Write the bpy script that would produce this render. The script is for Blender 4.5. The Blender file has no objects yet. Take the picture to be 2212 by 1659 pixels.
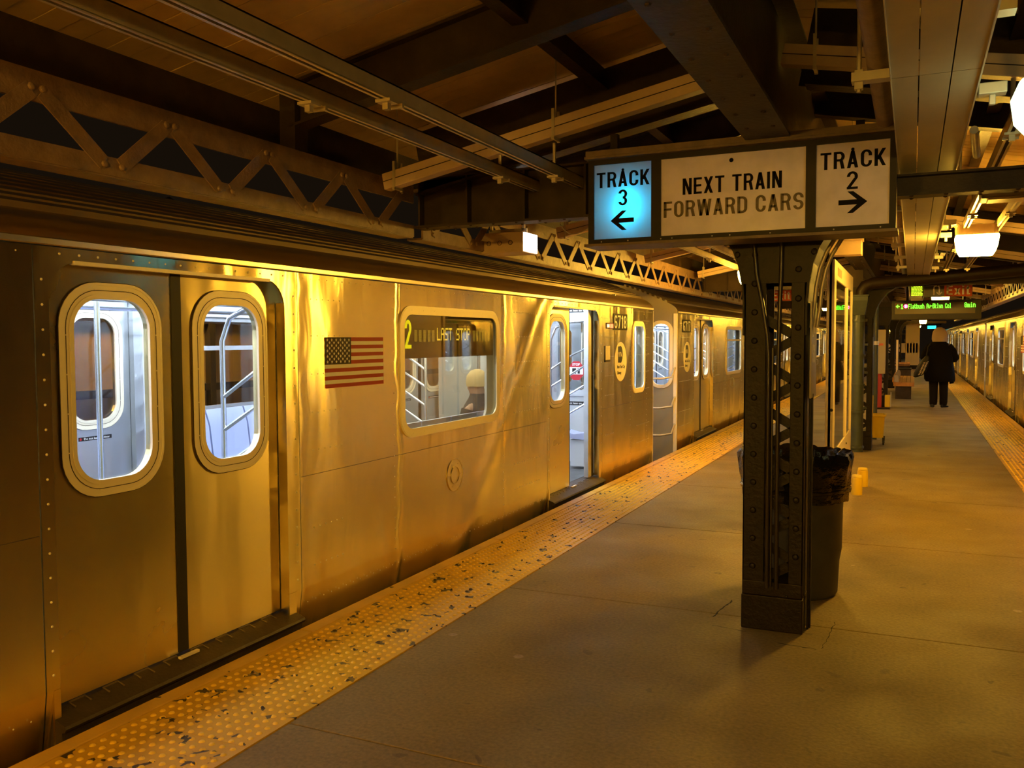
import bpy, bmesh, math, random
from mathutils import Vector, Matrix
random.seed(7)
S = bpy.context.scene
COL = S.collection
PI = math.pi

# ------------------------------------------------------------------ camera
CAMZ = 1.6
yaw, pitch, roll = [math.radians(a) for a in (24.72, 2.885, 0.26)]
fw = Vector((-math.sin(yaw)*math.cos(pitch), math.cos(yaw)*math.cos(pitch), -math.sin(pitch)))
r0 = Vector((math.cos(yaw), math.sin(yaw), 0)); d0 = fw.cross(r0)
rr = math.cos(roll)*r0 + math.sin(roll)*d0
dd = -math.sin(roll)*r0 + math.cos(roll)*d0
cam = bpy.data.objects.new('camera', bpy.data.cameras.new('camera'))
cam.matrix_world = Matrix(((rr.x, -dd.x, -fw.x, 0), (rr.y, -dd.y, -fw.y, 0), (rr.z, -dd.z, -fw.z, CAMZ), (0, 0, 0, 1)))
cam.data.sensor_fit = 'HORIZONTAL'; cam.data.sensor_width = 36
cam.data.lens = 36*1880/2212; cam.data.clip_start = .05; cam.data.clip_end = 300
COL.objects.link(cam); S.camera = cam

# ------------------------------------------------------------------ world, exposure
W = bpy.data.worlds.new('night'); S.world = W; W.use_nodes = True
W.node_tree.nodes['Background'].inputs[0].default_value = (.02, .012, .006, 1)
W.node_tree.nodes['Background'].inputs[1].default_value = .28
S.view_settings.view_transform = 'Standard'; S.view_settings.look = 'None'
S.view_settings.gamma = 1; S.view_settings.use_curve_mapping = False
S.view_settings.exposure = 0.38
SODIUM = (1, .535, .055)
LAMP_L = 200.0          # radiance of a sodium lens
TRAIN_L = 21.0          # radiance of the white strips in the cars

# ------------------------------------------------------------------ materials
MATS = {}
def nt(m): return m.node_tree.nodes, m.node_tree.links
def M(name, col=(.5, .5, .5), rough=.6, metal=0, emit=None, es=0, spec=.5, var=0, vs=8, bump=0, bs=60, coat=0):
    if name in MATS: return MATS[name]
    m = bpy.data.materials.new(name); m.use_nodes = True; MATS[name] = m
    N, L = nt(m); b = N['Principled BSDF']
    b.inputs['Base Color'].default_value = (*col, 1); b.inputs['Roughness'].default_value = rough
    b.inputs['Metallic'].default_value = metal; b.inputs['Specular IOR Level'].default_value = spec
    b.inputs['Coat Weight'].default_value = coat
    if emit:
        b.inputs['Emission Color'].default_value = (*emit, 1); b.inputs['Emission Strength'].default_value = es
    if var or bump:
        tc = N.new('ShaderNodeTexCoord')
        if var:
            n = N.new('ShaderNodeTexNoise'); n.inputs['Scale'].default_value = vs; n.inputs['Detail'].default_value = 6
            n.inputs['Roughness'].default_value = .65
            L.new(tc.outputs['Object'], n.inputs['Vector'])
            r = N.new('ShaderNodeValToRGB'); r.color_ramp.elements[0].position = .3; r.color_ramp.elements[1].position = .7
            r.color_ramp.elements[0].color = (*[c*(1-var) for c in col], 1)
            r.color_ramp.elements[1].color = (*[min(1, c*(1+var)) for c in col], 1)
            L.new(n.outputs['Fac'], r.inputs[0]); L.new(r.outputs[0], b.inputs['Base Color'])
        if bump:
            n2 = N.new('ShaderNodeTexNoise'); n2.inputs['Scale'].default_value = bs; n2.inputs['Detail'].default_value = 4
            L.new(tc.outputs['Object'], n2.inputs['Vector'])
            bp = N.new('ShaderNodeBump'); bp.inputs['Strength'].default_value = bump; bp.inputs['Distance'].default_value = .01
            L.new(n2.outputs['Fac'], bp.inputs['Height']); L.new(bp.outputs[0], b.inputs['Normal'])
    return m
def math_node(N, L, op, a, b=None):
    n = N.new('ShaderNodeMath'); n.operation = op
    for i, v in enumerate((a, b)):
        if v is None: continue
        if isinstance(v, (int, float)): n.inputs[i].default_value = v
        else: L.new(v, n.inputs[i])
    return n.outputs[0]
def steel(name, col, rough, aniso, wave=0.0, brush=0.0, stiff=(), seam=None, smudge=.12):
    """sheet stainless steel: buckled (wave, metres), brushed along the car, with stiffener ridges at given local y"""
    if name in MATS: return MATS[name]
    m = bpy.data.materials.new(name); m.use_nodes = True; MATS[name] = m
    N, L = nt(m); b = N['Principled BSDF']
    b.inputs['Base Color'].default_value = (*col, 1); b.inputs['Metallic'].default_value = 1
    b.inputs['Roughness'].default_value = rough
    b.inputs['Anisotropic'].default_value = aniso
    cx = N.new('ShaderNodeCombineXYZ'); cx.inputs[1].default_value = 1
    L.new(cx.outputs[0], b.inputs['Tangent']); b.inputs['Anisotropic Rotation'].default_value = .25
    tc = N.new('ShaderNodeTexCoord')
    def noise(sx, sy, sz, det=2, dist=0):
        mp = N.new('ShaderNodeMapping'); mp.inputs['Scale'].default_value = (sx, sy, sz)
        L.new(tc.outputs['Object'], mp.inputs[0])
        n = N.new('ShaderNodeTexNoise'); n.inputs['Scale'].default_value = 1; n.inputs['Detail'].default_value = det
        n.inputs['Distortion'].default_value = dist
        L.new(mp.outputs[0], n.inputs['Vector']); return n.outputs['Fac']
    rv = math_node(N, L, 'MULTIPLY_ADD', noise(1, 2, 2.4, 4), smudge)
    rv.node.inputs[2].default_value = rough-smudge/2
    L.new(rv, b.inputs['Roughness'])
    h = None
    def add(x):
        nonlocal h
        h = x if h is None else math_node(N, L, 'ADD', h, x)
    if wave:
        add(math_node(N, L, 'MULTIPLY', noise(1, 1.9, .75, 1.5, .3), wave))
        add(math_node(N, L, 'MULTIPLY', noise(1, 6.5, 2.2, 2, .6), wave*.10))
    if brush:
        add(math_node(N, L, 'MULTIPLY', noise(1, 7, 420, 3), brush))
    if stiff:
        sep = N.new('ShaderNodeSeparateXYZ'); L.new(tc.outputs['Object'], sep.inputs[0])
        wob = math_node(N, L, 'MULTIPLY', noise(1, .4, 4.0, 2), .10)
        for st in stiff:
            y0, amp, wd = st[:3]
            t = math_node(N, L, 'SUBTRACT', math_node(N, L, 'ADD', sep.outputs[1], wob), y0+.05)
            if len(st) > 3:
                t = math_node(N, L, 'SUBTRACT', t, math_node(N, L, 'MULTIPLY', math_node(N, L, 'SUBTRACT', sep.outputs[2], 1.1), st[3]))
            t = math_node(N, L, 'DIVIDE', t, wd)
            t = math_node(N, L, 'MULTIPLY', t, t)
            t = math_node(N, L, 'MULTIPLY', t, -1)
            add(math_node(N, L, 'MULTIPLY', math_node(N, L, 'EXPONENT', t), amp))
    if h is not None:
        bp = N.new('ShaderNodeBump'); bp.inputs['Strength'].default_value = 1; bp.inputs['Distance'].default_value = 1
        L.new(h, bp.inputs['Height']); L.new(bp.outputs[0], b.inputs['Normal'])
    return m
def glass(name, tint=(.93, .95, .96), refl=.12, rough=.02):
    if name in MATS: return MATS[name]
    m = bpy.data.materials.new(name); m.use_nodes = True; MATS[name] = m
    N, L = nt(m); N.remove(N['Principled BSDF'])
    t = N.new('ShaderNodeBsdfTransparent'); t.inputs[0].default_value = (*tint, 1)
    g = N.new('ShaderNodeBsdfGlossy'); g.inputs['Roughness'].default_value = rough
    mx = N.new('ShaderNodeMixShader'); fr = N.new('ShaderNodeLayerWeight'); fr.inputs[0].default_value = .5
    f2 = math_node(N, L, 'POWER', fr.outputs['Facing'], 4.0)
    f2 = math_node(N, L, 'MULTIPLY_ADD', f2, .85); f2.node.inputs[2].default_value = .035+refl*.1
    L.new(f2, mx.inputs[0]); L.new(t.outputs[0], mx.inputs[1]); L.new(g.outputs[0], mx.inputs[2])
    L.new(mx.outputs[0], N['Material Output'].inputs[0]); return m
def acrylic(name, col=(.85, .8, .72), rough=.25, trans=.4):
    """milky sign face that lets the bulb behind it shine through"""
    m = bpy.data.materials.new(name); m.use_nodes = True; MATS[name] = m
    N, L = nt(m); b = N['Principled BSDF']
    b.inputs['Base Color'].default_value = (*col, 1); b.inputs['Roughness'].default_value = rough
    t = N.new('ShaderNodeBsdfTranslucent'); t.inputs[0].default_value = (*col, 1)
    mx = N.new('ShaderNodeMixShader'); mx.inputs[0].default_value = trans
    tc = N.new('ShaderNodeTexCoord'); n = N.new('ShaderNodeTexNoise'); n.inputs['Scale'].default_value = 9; n.inputs['Detail'].default_value = 5
    L.new(tc.outputs['Object'], n.inputs[0]); r = N.new('ShaderNodeValToRGB')
    r.color_ramp.elements[0].position = .25; r.color_ramp.elements[0].color = (*[c*.8 for c in col], 1)
    r.color_ramp.elements[1].position = .6; r.color_ramp.elements[1].color = (*col, 1)
    L.new(n.outputs[0], r.inputs[0]); L.new(r.outputs[0], b.inputs['Base Color'])
    L.new(b.outputs[0], mx.inputs[1]); L.new(t.outputs[0], mx.inputs[2])
    L.new(mx.outputs[0], N['Material Output'].inputs[0]); return m
def spotted(name, base, spot, thr=.68, scale=9, rough=.5, var=.2, gum=None, bump=.3):
    """painted or cast surface with dark worn spots of their own shape"""
    m = bpy.data.materials.new(name); m.use_nodes = True; MATS[name] = m
    N, L = nt(m); b = N['Principled BSDF']; b.inputs['Roughness'].default_value = rough
    tc = N.new('ShaderNodeTexCoord')
    def noise(s, d, dist=0):
        n = N.new('ShaderNodeTexNoise'); n.inputs['Scale'].default_value = s; n.inputs['Detail'].default_value = d
        n.inputs['Distortion'].default_value = dist
        L.new(tc.outputs['Object'], n.inputs['Vector']); return n.outputs['Fac']
    r1 = N.new('ShaderNodeValToRGB'); r1.color_ramp.elements[0].position = .3; r1.color_ramp.elements[1].position = .72
    r1.color_ramp.elements[0].color = (*[c*(1-var) for c in base], 1); r1.color_ramp.elements[1].color = (*[min(1, c*(1+var)) for c in base], 1)
    L.new(noise(1.3 if gum else 5, 8), r1.inputs[0])
    r2 = N.new('ShaderNodeValToRGB'); r2.color_ramp.elements[0].position = thr; r2.color_ramp.elements[1].position = thr+.012
    r2.color_ramp.elements[0].color = (0, 0, 0, 1); r2.color_ramp.elements[1].color = (1, 1, 1, 1)
    L.new(noise(scale, 2.5, .4), r2.inputs[0])
    mx = N.new('ShaderNodeMix'); mx.data_type = 'RGBA'
    L.new(r2.outputs[0], mx.inputs[0]); L.new(r1.outputs[0], mx.inputs[6]); mx.inputs[7].default_value = (*spot, 1)
    out = mx.outputs[2]
    if gum:
        v = N.new('ShaderNodeTexVoronoi'); v.inputs['Scale'].default_value = 1.9
        L.new(tc.outputs['Object'], v.inputs['Vector'])
        r3 = N.new('ShaderNodeValToRGB'); r3.color_ramp.elements[0].position = .045; r3.color_ramp.elements[1].position = .055
        r3.color_ramp.elements[0].color = (1, 1, 1, 1); r3.color_ramp.elements[1].color = (0, 0, 0, 1)
        L.new(v.outputs['Distance'], r3.inputs[0])
        m2 = N.new('ShaderNodeMix'); m2.data_type = 'RGBA'; L.new(r3.outputs[0], m2.inputs[0]); L.new(out, m2.inputs[6]); m2.inputs[7].default_value = (*gum, 1)
        out = m2.outputs[2]
        rg = math_node(N, L, 'MULTIPLY_ADD', noise(2.2, 6), .5); rg.node.inputs[2].default_value = rough-.25
        L.new(rg, b.inputs['Roughness'])
        gr = math_node(N, L, 'MULTIPLY_ADD', noise(55, 5), 1.1); gr.node.inputs[2].default_value = .45
        vm = N.new('ShaderNodeVectorMath'); vm.operation = 'SCALE'; L.new(out, vm.inputs[0]); L.new(gr, vm.inputs['Scale']); out = vm.outputs[0]
    L.new(out, b.inputs['Base Color'])
    bp = N.new('ShaderNodeBump'); bp.inputs['Strength'].default_value = bump; bp.inputs['Distance'].default_value = .004
    L.new(noise(70, 6), bp.inputs['Height']); L.new(bp.outputs[0], b.inputs['Normal'])
    return m

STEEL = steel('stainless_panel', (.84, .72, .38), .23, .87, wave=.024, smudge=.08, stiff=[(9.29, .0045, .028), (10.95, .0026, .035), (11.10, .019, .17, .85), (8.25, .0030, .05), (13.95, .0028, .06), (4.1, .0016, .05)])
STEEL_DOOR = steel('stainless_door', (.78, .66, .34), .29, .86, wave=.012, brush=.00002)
STEEL_RING = M('window_ring', (.98, .88, .68), .48, .35)
END_STEEL = M('end_steel', (.42, .36, .24), .5, .6)
STEEL_ROOF = steel('stainless_roof', (.70, .60, .44), .30, 0, wave=.002, smudge=.1)
STEEL_IN = steel('stainless_inside', (.62, .64, .66), .34, .5, wave=.004)
CHROME = M('polished_tube', (.78, .80, .82), .18, 1)
RUBBER = M('black_rubber', (.012, .009, .007), .55)
SILL = M('door_sill_metal', (.055, .036, .022), .5, .2, var=.3, bump=.2)
SILLT = M('sill_tooth', (.22, .16, .09), .4, .3)
UNDER = M('underframe', (.01, .008, .006), .8)
GLASS = glass('window_glass'); GLASSD = glass('sign_glass', (.80, .74, .58), .5)
WHITEIN = M('car_lining', (.68, .72, .78), .35)
GREYIN = M('car_end_panel', (.52, .55, .58), .35)
CARFLOOR = M('car_floor', (.10, .10, .10), .5, var=.3)
SEAT = M('lavender_seat', (.36, .40, .60), .3)
STRIP = M('car_light_strip', (1, 1, 1), .5, emit=(.80, .90, 1.0), es=TRAIN_L)
BLACK = M('black_paint', (.012, .01, .009), .4)
COLPAINT = M('column_paint', (.014, .0075, .0045), .45, spec=.25, var=.35, vs=14, bump=.35, bs=45)
BEAMPAINT = M('beam_paint', (.045, .027, .015), .5, spec=.25, var=.35, vs=6, bump=.3, bs=40)
GIRDPAINT = M('girder_paint', (.27, .17, .10), .42, var=.3, vs=9, bump=.35, bs=50)
WIREWAY = M('wireway_paint', (.66, .47, .30), .45, var=.08)
GALV = M('galvanised', (.55, .50, .42), .38, .35, var=.15, vs=5)
RAILP = M('strut_rail', (.66, .56, .40), .32, .5, var=.12)
TRAYM = M('tray_metal', (.40, .34, .25), .36, .25, var=.12, vs=3)
BOARD = M('roof_boards', (.62, .42, .17), .36, var=.18, vs=3)
CONC = spotted('platform_concrete', (.225, .155, .045), (.15, .10, .035), .70, 7.0, .66, .22, gum=(.33, .23, .14), bump=.6)
DARKC = M('dark_gap', (.02, .014, .008), .9)
YELLOW = spotted('tactile_yellow', (.66, .37, .006), (.05, .03, .012), .625, 13, .46, .14, bump=.25)
DOMEY = spotted('paler_dome_yellow', (.92, .58, .04), (.05, .03, .012), .625, 13, .4, .1, bump=.1)  # domes get a paler yellow than the slab
EDGEY = spotted('edge_board_paint', (.68, .40, .06), (.06, .035, .015), .70, 9, .45, .15)
SIGNW = acrylic('sign_acrylic', (.92, .80, .95), .22, .25)
SIGNB = acrylic('sign_acrylic_lit', (.80, .80, .85), .25, .75)
LETTER = M('black_lettering', (.003, .0025, .002), .6, spec=.1)
FADED = M('faded_lettering', (.085, .055, .035), .5, var=.6, vs=25)
def emis(name, col, s): return M(name, (.02, .02, .02), .5, emit=col, es=s)
LENS = emis('sodium_lens', SODIUM, LAMP_L)
LENSB = emis('sodium_lens_strong', SODIUM, 330)  # stronger lens for the lamps behind the camera, brightens the foreground
LENSD = emis('sodium_lens_dim', SODIUM, 85)  # weaker lens for the far lamps, keeps the distance from overexposing
LENSG = emis('mercury_lens', (.85, 1, .50), 3.5)

# ------------------------------------------------------------------ mesh helpers
class MB:
    def __init__(s): s.v = []; s.f = []; s.mi = []; s.mats = []; s.m = 0
    def mat(s, m):
        if m not in s.mats: s.mats.append(m)
        s.m = s.mats.index(m); return s
    def add(s, vs, fs):
        b = len(s.v); s.v += [tuple(v) for v in vs]
        s.f += [tuple(b+i for i in f) for f in fs]; s.mi += [s.m]*len(fs); return s
    def box(s, x0, x1, y0, y1, z0, z1):
        return s.add([(x0,y0,z0),(x1,y0,z0),(x1,y1,z0),(x0,y1,z0),(x0,y0,z1),(x1,y0,z1),(x1,y1,z1),(x0,y1,z1)],
                     [(0,3,2,1),(4,5,6,7),(0,1,5,4),(1,2,6,5),(2,3,7,6),(3,0,4,7)])
    def bar(s, p, q, w, h, up=(0,0,1)):
        """rectangular bar from p to q, width w across, height h along up"""
        p, q = Vector(p), Vector(q); d = (q-p).normalized(); u = Vector(up)
        a = d.cross(u); a = a.normalized() if a.length > 1e-6 else Vector((1,0,0)); c = a.cross(d).normalized()
        vs = [o+a*(i*w/2)+c*(j*h/2) for o in (p,q) for i,j in ((-1,-1),(1,-1),(1,1),(-1,1))]
        return s.add(vs, [(0,1,2,3),(7,6,5,4),(0,4,5,1),(1,5,6,2),(2,6,7,3),(3,7,4,0)])
    def tube(s, pts, r, n=10, caps=True):
        pts = [Vector(p) for p in pts]; rs = r if isinstance(r, (list, tuple)) else [r]*len(pts)
        rings = []; prev = None
        for i, p in enumerate(pts):
            d = (pts[min(i+1, len(pts)-1)]-pts[max(i-1, 0)]).normalized()
            if prev is None:
                a = d.cross(Vector((0,0,1))); a = a.normalized() if a.length > 1e-3 else Vector((1,0,0))
            else: a = (prev-d*prev.dot(d)).normalized()
            prev = a; b = d.cross(a)
            rings.append([p+(a*math.cos(2*PI*k/n)+b*math.sin(2*PI*k/n))*rs[i] for k in range(n)])
        return s.rings(rings, caps)
    def rings(s, rings, caps=True, close=True):
        n = len(rings[0]); vs = [v for R in rings for v in R]; fs = []
        for i in range(len(rings)-1):
            for k in range(n if close else n-1):
                fs.append((i*n+k, i*n+(k+1) % n, (i+1)*n+(k+1) % n, (i+1)*n+k))
        if caps: fs += [tuple(range(n))[::-1], tuple((len(rings)-1)*n+k for k in range(n))]
        return s.add(vs, fs)
    def lathe(s, cx, cy, prof, n=24, caps=True, ax=1, ay=1):
        return s.rings([[(cx+ax*r*math.cos(2*PI*k/n), cy+ay*r*math.sin(2*PI*k/n), z) for k in range(n)] for r, z in prof], caps)
    def prism(s, poly, axis, a, b):
        """extrude a 2D polygon along axis: 0 -> poly in (y,z); 1 -> (x,z); 2 -> (x,y)"""
        def mk(p, t): return {0: (t, p[0], p[1]), 1: (p[0], t, p[1]), 2: (p[0], p[1], t)}[axis]
        n = len(poly); vs = [mk(p, a) for p in poly]+[mk(p, b) for p in poly]
        return s.add(vs, [tuple(range(n))[::-1], tuple(range(n, 2*n))]+[(k, (k+1) % n, n+(k+1) % n, n+k) for k in range(n)])
    def strip(s, poly, y0, y1, ny=1):
        """open profile in (x,z) swept along y"""
        rings = [[(x, y0+(y1-y0)*j/ny, z) for x, z in poly] for j in range(ny+1)]
        return s.rings(rings, False, False)
    def dome(s, c, r, h, ax=0, n=8, sgn=1, rings=2):
        """low dome on a surface whose normal is axis ax"""
        def mk(a, b, t):
            return {0: (c[0]+sgn*t, c[1]+a, c[2]+b), 1: (c[0]+a, c[1]+sgn*t, c[2]+b), 2: (c[0]+a, c[1]+b, c[2]+sgn*t)}[ax]
        vs = []; fs = []
        for j in range(rings):
            q = j/rings*PI/2
            vs += [mk(r*math.cos(q)*math.cos(2*PI*k/n), r*math.cos(q)*math.sin(2*PI*k/n), h*math.sin(q)) for k in range(n)]
        vs.append(mk(0, 0, h))
        for j in range(rings-1): fs += [(j*n+k, j*n+(k+1) % n, (j+1)*n+(k+1) % n, (j+1)*n+k) for k in range(n)]
        fs += [((rings-1)*n+k, (rings-1)*n+(k+1) % n, rings*n) for k in range(n)]
        return s.add(vs, fs)
    def mapped(s, vs, fs, o, U, V, Wn):
        o, U, V, Wn = Vector(o), Vector(U), Vector(V), Vector(Wn)
        return s.add([o+U*a+V*b+Wn*c for a, b, c in vs], fs)
    def plate(s, outline, holes, t, o, U, V, Wn):
        vs, fs = fill2d(outline, holes, t); return s.mapped(vs, fs, o, U, V, Wn)
    def text(s, body, o, U, V, Wn, w=None, h=None, t=.002, bold=0.0, align='C', skew=0):
        vs, fs = text2d(body, bold)
        x0 = min(v[0] for v in vs); x1 = max(v[0] for v in vs); y0 = min(v[1] for v in vs); y1 = max(v[1] for v in vs)
        sy = h/(y1-y0) if h else w/(x1-x0); sx = w/(x1-x0) if w else sy
        ox = {'C': (x0+x1)/2, 'L': x0, 'R': x1}[align]; oy = (y0+y1)/2
        vs = [((x-ox)*sx+skew*(y-oy)*sy, (y-oy)*sy, z*t) for x, y, z in vs]
        return s.mapped(vs, fs, o, U, V, Wn)
    def build(s, name, mat=None, parent=None, smooth=False, bevel=0, world=False):
        me = bpy.data.meshes.new(name)
        off = Vector((0,0,0))
        if parent is not None and not world: off = Vector(parent.get('_o', (0,0,0)))
        me.from_pydata([Vector(v)-off for v in s.v], [], s.f)
        if mat is not None and not s.mats: me.materials.append(mat)
        for m in s.mats: me.materials.append(m)
        if s.mats: me.polygons.foreach_set('material_index', s.mi)
        if smooth: me.polygons.foreach_set('use_smooth', [True]*len(me.polygons))
        me.update()
        o = bpy.data.objects.new(name, me); COL.objects.link(o)
        if parent is not None: o.parent = parent; o['_o'] = tuple(off)
        else: o['_o'] = (0, 0, 0)
        if bevel:
            bm = o.modifiers.new('edge', 'BEVEL'); bm.width = bevel; bm.segments = 2; bm.limit_method = 'ANGLE'; bm.angle_limit = .7
        if smooth:
            bm = bmesh.new(); bm.from_mesh(me)
            for e in bm.edges:
                if len(e.link_faces) == 2 and e.calc_face_angle(0) > (.75 if smooth is True else smooth): e.smooth = False
            bm.to_mesh(me); bm.free()
        return o
GL = {}
def _glyphs():
    t, q = .935, .065; c = (.25, .7175, .175, .2175); d = (.25, .2825, .175, .2175)
    V = ('s', .075, 0, .075, 1)
    GL.update({'T': (.5, [('h', 0, .5, t), ('s', .25, 0, .25, 1)]), 'R': (.5, [V, ('h', .07, .28, t), ('h', .07, .28, .50), ('a', .27, .7175, .155, .2175, -90, 90), ('s', .425, 0, .34, .48)]),
    'A': (.5, [('s', .075, 0, .25, 1), ('s', .425, 0, .25, 1), ('h', .12, .38, .28)]),
    'C': (.5, [('a', *c, 0, 180), ('s', .075, .28, .075, .72), ('a', *d, 180, 360), ('s', .425, .64, .425, .72), ('s', .425, .28, .425, .36)]),
    'O': (.5, [('a', *c, 0, 180), ('s', .075, .28, .075, .72), ('a', *d, 180, 360), ('s', .425, .28, .425, .72)]),
    'K': (.5, [V, ('s', .12, .36, .42, 1), ('s', .425, 0, .21, .55)]), 'N': (.5, [V, ('s', .425, 0, .425, 1), ('s', .41, 0, .09, 1)]),
    'E': (.45, [V, ('h', 0, .45, t), ('h', 0, .42, .51), ('h', 0, .45, q)]), 'F': (.45, [V, ('h', 0, .45, t), ('h', 0, .42, .51)]),
    'X': (.5, [('s', .08, 0, .42, 1), ('s', .42, 0, .08, 1)]), 'I': (.15, [V]),
    'W': (.74, [('s', .20, 0, .07, 1), ('s', .19, 0, .37, 1), ('s', .55, 0, .37, 1), ('s', .54, 0, .67, 1)]),
    'D': (.5, [V, ('h', .07, .25, t), ('h', .07, .25, q), ('a', *c, 0, 90), ('a', *d, 270, 360), ('s', .425, .28, .425, .72)]),
    'S': (.5, [('a', *c, -8, 270), ('a', *d, -172, 90)]), '2': (.5, [('a', *c, -30, 185), ('s', .09, .1, .405, .62), ('h', 0, .5, q)]),
    '3': (.5, [('a', *c, -90, 170), ('a', *d, -170, 90)]), '6': (.5, [('a', *c, 15, 180), ('s', .075, .28, .075, .72), ('a', *d, 0, 360)]),
    '7': (.5, [('h', 0, .5, t), ('s', .19, 0, .42, .93)]), '1': (.36, [('s', .25, 0, .25, 1), ('h', .06, .25, .80)]), '8': (.5, [('a', *c, 0, 360), ('a', *d, 0, 360)]),
    '4': (.5, [('s', .36, 0, .36, 1), ('s', .08, .3, .36, 1), ('h', 0, .5, .27)]), 't': (.34, [('s', .15, .06, .15, .95), ('h', 0, .32, .68), ('h', .10, .32, q)]),
    'x': (.48, [('s', .08, 0, .40, .72), ('s', .40, 0, .08, .72)]), 'i': (.15, [('s', .075, 0, .075, .72), ('s', .075, .84, .075, 1)]), ' ': (.2, [])})
def btext(mb, body, o, U, V, Wn, w, h, t=.0015, sw=.15, gap=.11):
    """condensed sign lettering of even strokes"""
    if not GL: _glyphs()
    tot = sum(GL[ch][0]+gap for ch in body)-gap; k = w/tot; x = -tot/2
    o, U, V, Wn = Vector(o), Vector(U)*k, Vector(V)*h, Vector(Wn)
    def face(P):
        n = len(P); vs = [o+U*a+V*(b2-.5)+Wn*z for z in (0, t) for a, b2 in P]
        mb.add(vs, [tuple(range(n))[::-1], tuple(range(n, 2*n))]+[(i, (i+1) % n, n+(i+1) % n, n+i) for i in range(n)])
    for ch in body:
        gw, st = GL[ch]
        for q in st:
            if q[0] == 's':
                _, x0, y0, x1, y1 = q; hw = sw/2*(1+.18*abs(x1-x0)/max(.2, abs(y1-y0)))
                face([(x+x0-hw, y0), (x+x0+hw, y0), (x+x1+hw, y1), (x+x1-hw, y1)])
            elif q[0] == 'h':
                _, x0, x1, y0 = q; face([(x+x0, y0-.065), (x+x1, y0-.065), (x+x1, y0+.065), (x+x0, y0+.065)])
            else:
                _, cx, cy, rx, ry, a0, a1 = q; n = max(4, int(abs(a1-a0)/18))
                for i in range(n):
                    A, B = [math.radians(a0+(a1-a0)*(i+j)/n) for j in (0, 1)]
                    face([(x+cx+(rx+e*sw/2)*math.cos(g), cy+(ry+e*.065)*math.sin(g)) for g, e in ((A, -1), (A, 1), (B, 1), (B, -1))])
        x += gw+gap
_c2 = {}
def _mesh_of(cu):
    ob = bpy.data.objects.new('tmp', cu); COL.objects.link(ob)
    me = bpy.data.meshes.new_from_object(ob.evaluated_get(bpy.context.evaluated_depsgraph_get()))
    vs = [tuple(v.co) for v in me.vertices]; fs = [tuple(p.vertices) for p in me.polygons]
    bpy.data.objects.remove(ob); bpy.data.meshes.remove(me); bpy.data.curves.remove(cu)
    return vs, fs
def fill2d(outline, holes, t):
    cu = bpy.data.curves.new('tmp', 'CURVE'); cu.dimensions = '2D'; cu.fill_mode = 'BOTH'; cu.extrude = t/2
    for pts in [outline]+list(holes):
        sp = cu.splines.new('POLY'); sp.points.add(len(pts)-1); sp.use_cyclic_u = True
        for i, p in enumerate(pts): sp.points[i].co = (p[0], p[1], 0, 1)
    return _mesh_of(cu)
def text2d(body, bold=0.0):
    k = (body, bold)
    if k not in _c2:
        cu = bpy.data.curves.new('tmp', 'FONT'); cu.body = body; cu.size = 1; cu.offset = bold; cu.extrude = .5; cu.resolution_u = 3
        _c2[k] = _mesh_of(cu)
    return _c2[k]
def rrect(x0, x1, y0, y1, r, n=6):
    pts = []
    for cx, cy, a in ((x1-r, y1-r, 0), (x0+r, y1-r, PI/2), (x0+r, y0+r, PI), (x1-r, y0+r, 1.5*PI)):
        pts += [(cx+r*math.cos(a+PI/2*k/n), cy+r*math.sin(a+PI/2*k/n)) for k in range(n+1)]
    return pts
def circle2(cx, cy, r, n=24): return [(cx+r*math.cos(2*PI*k/n), cy+r*math.sin(2*PI*k/n)) for k in range(n)]
def rect2(x0, x1, y0, y1): return [(x0,y0),(x1,y0),(x1,y1),(x0,y1)]

def thing(name, label, cat, loc=(0,0,0), group=None, rotz=0):
    o = bpy.data.objects.new(name, None); COL.objects.link(o); o.location = loc; o.rotation_euler = (0,0,rotz)
    o.empty_display_size = .1
    o['label'] = label; o['category'] = cat; o['_o'] = tuple(loc)
    if group: o['group'] = group
    return o
def tag(o, label, cat, group=None, kind=None):
    o['label'] = label; o['category'] = cat
    if group: o['group'] = group
    if kind: o['kind'] = kind
    return o
def struct(o, label=None):
    o['kind'] = 'structure'
    if label: o['label'] = label; o['category'] = label.split()[-1]
    return o
KIDS = {}
def kids(o): return [c for c in COL.objects if c.parent == o]
def copy_tree(o, loc=None, rotz=None, label=None, parent=None):
    c = o.copy(); COL.objects.link(c)
    if parent is not None: c.parent = parent
    if loc is not None: c.location = loc
    if rotz is not None: c.rotation_euler = (0,0,rotz)
    if label: c['label'] = label
    for k in kids(o): copy_tree(k, parent=c)
    return c
X_, Y_, Z_ = (1,0,0), (0,1,0), (0,0,1)

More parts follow.
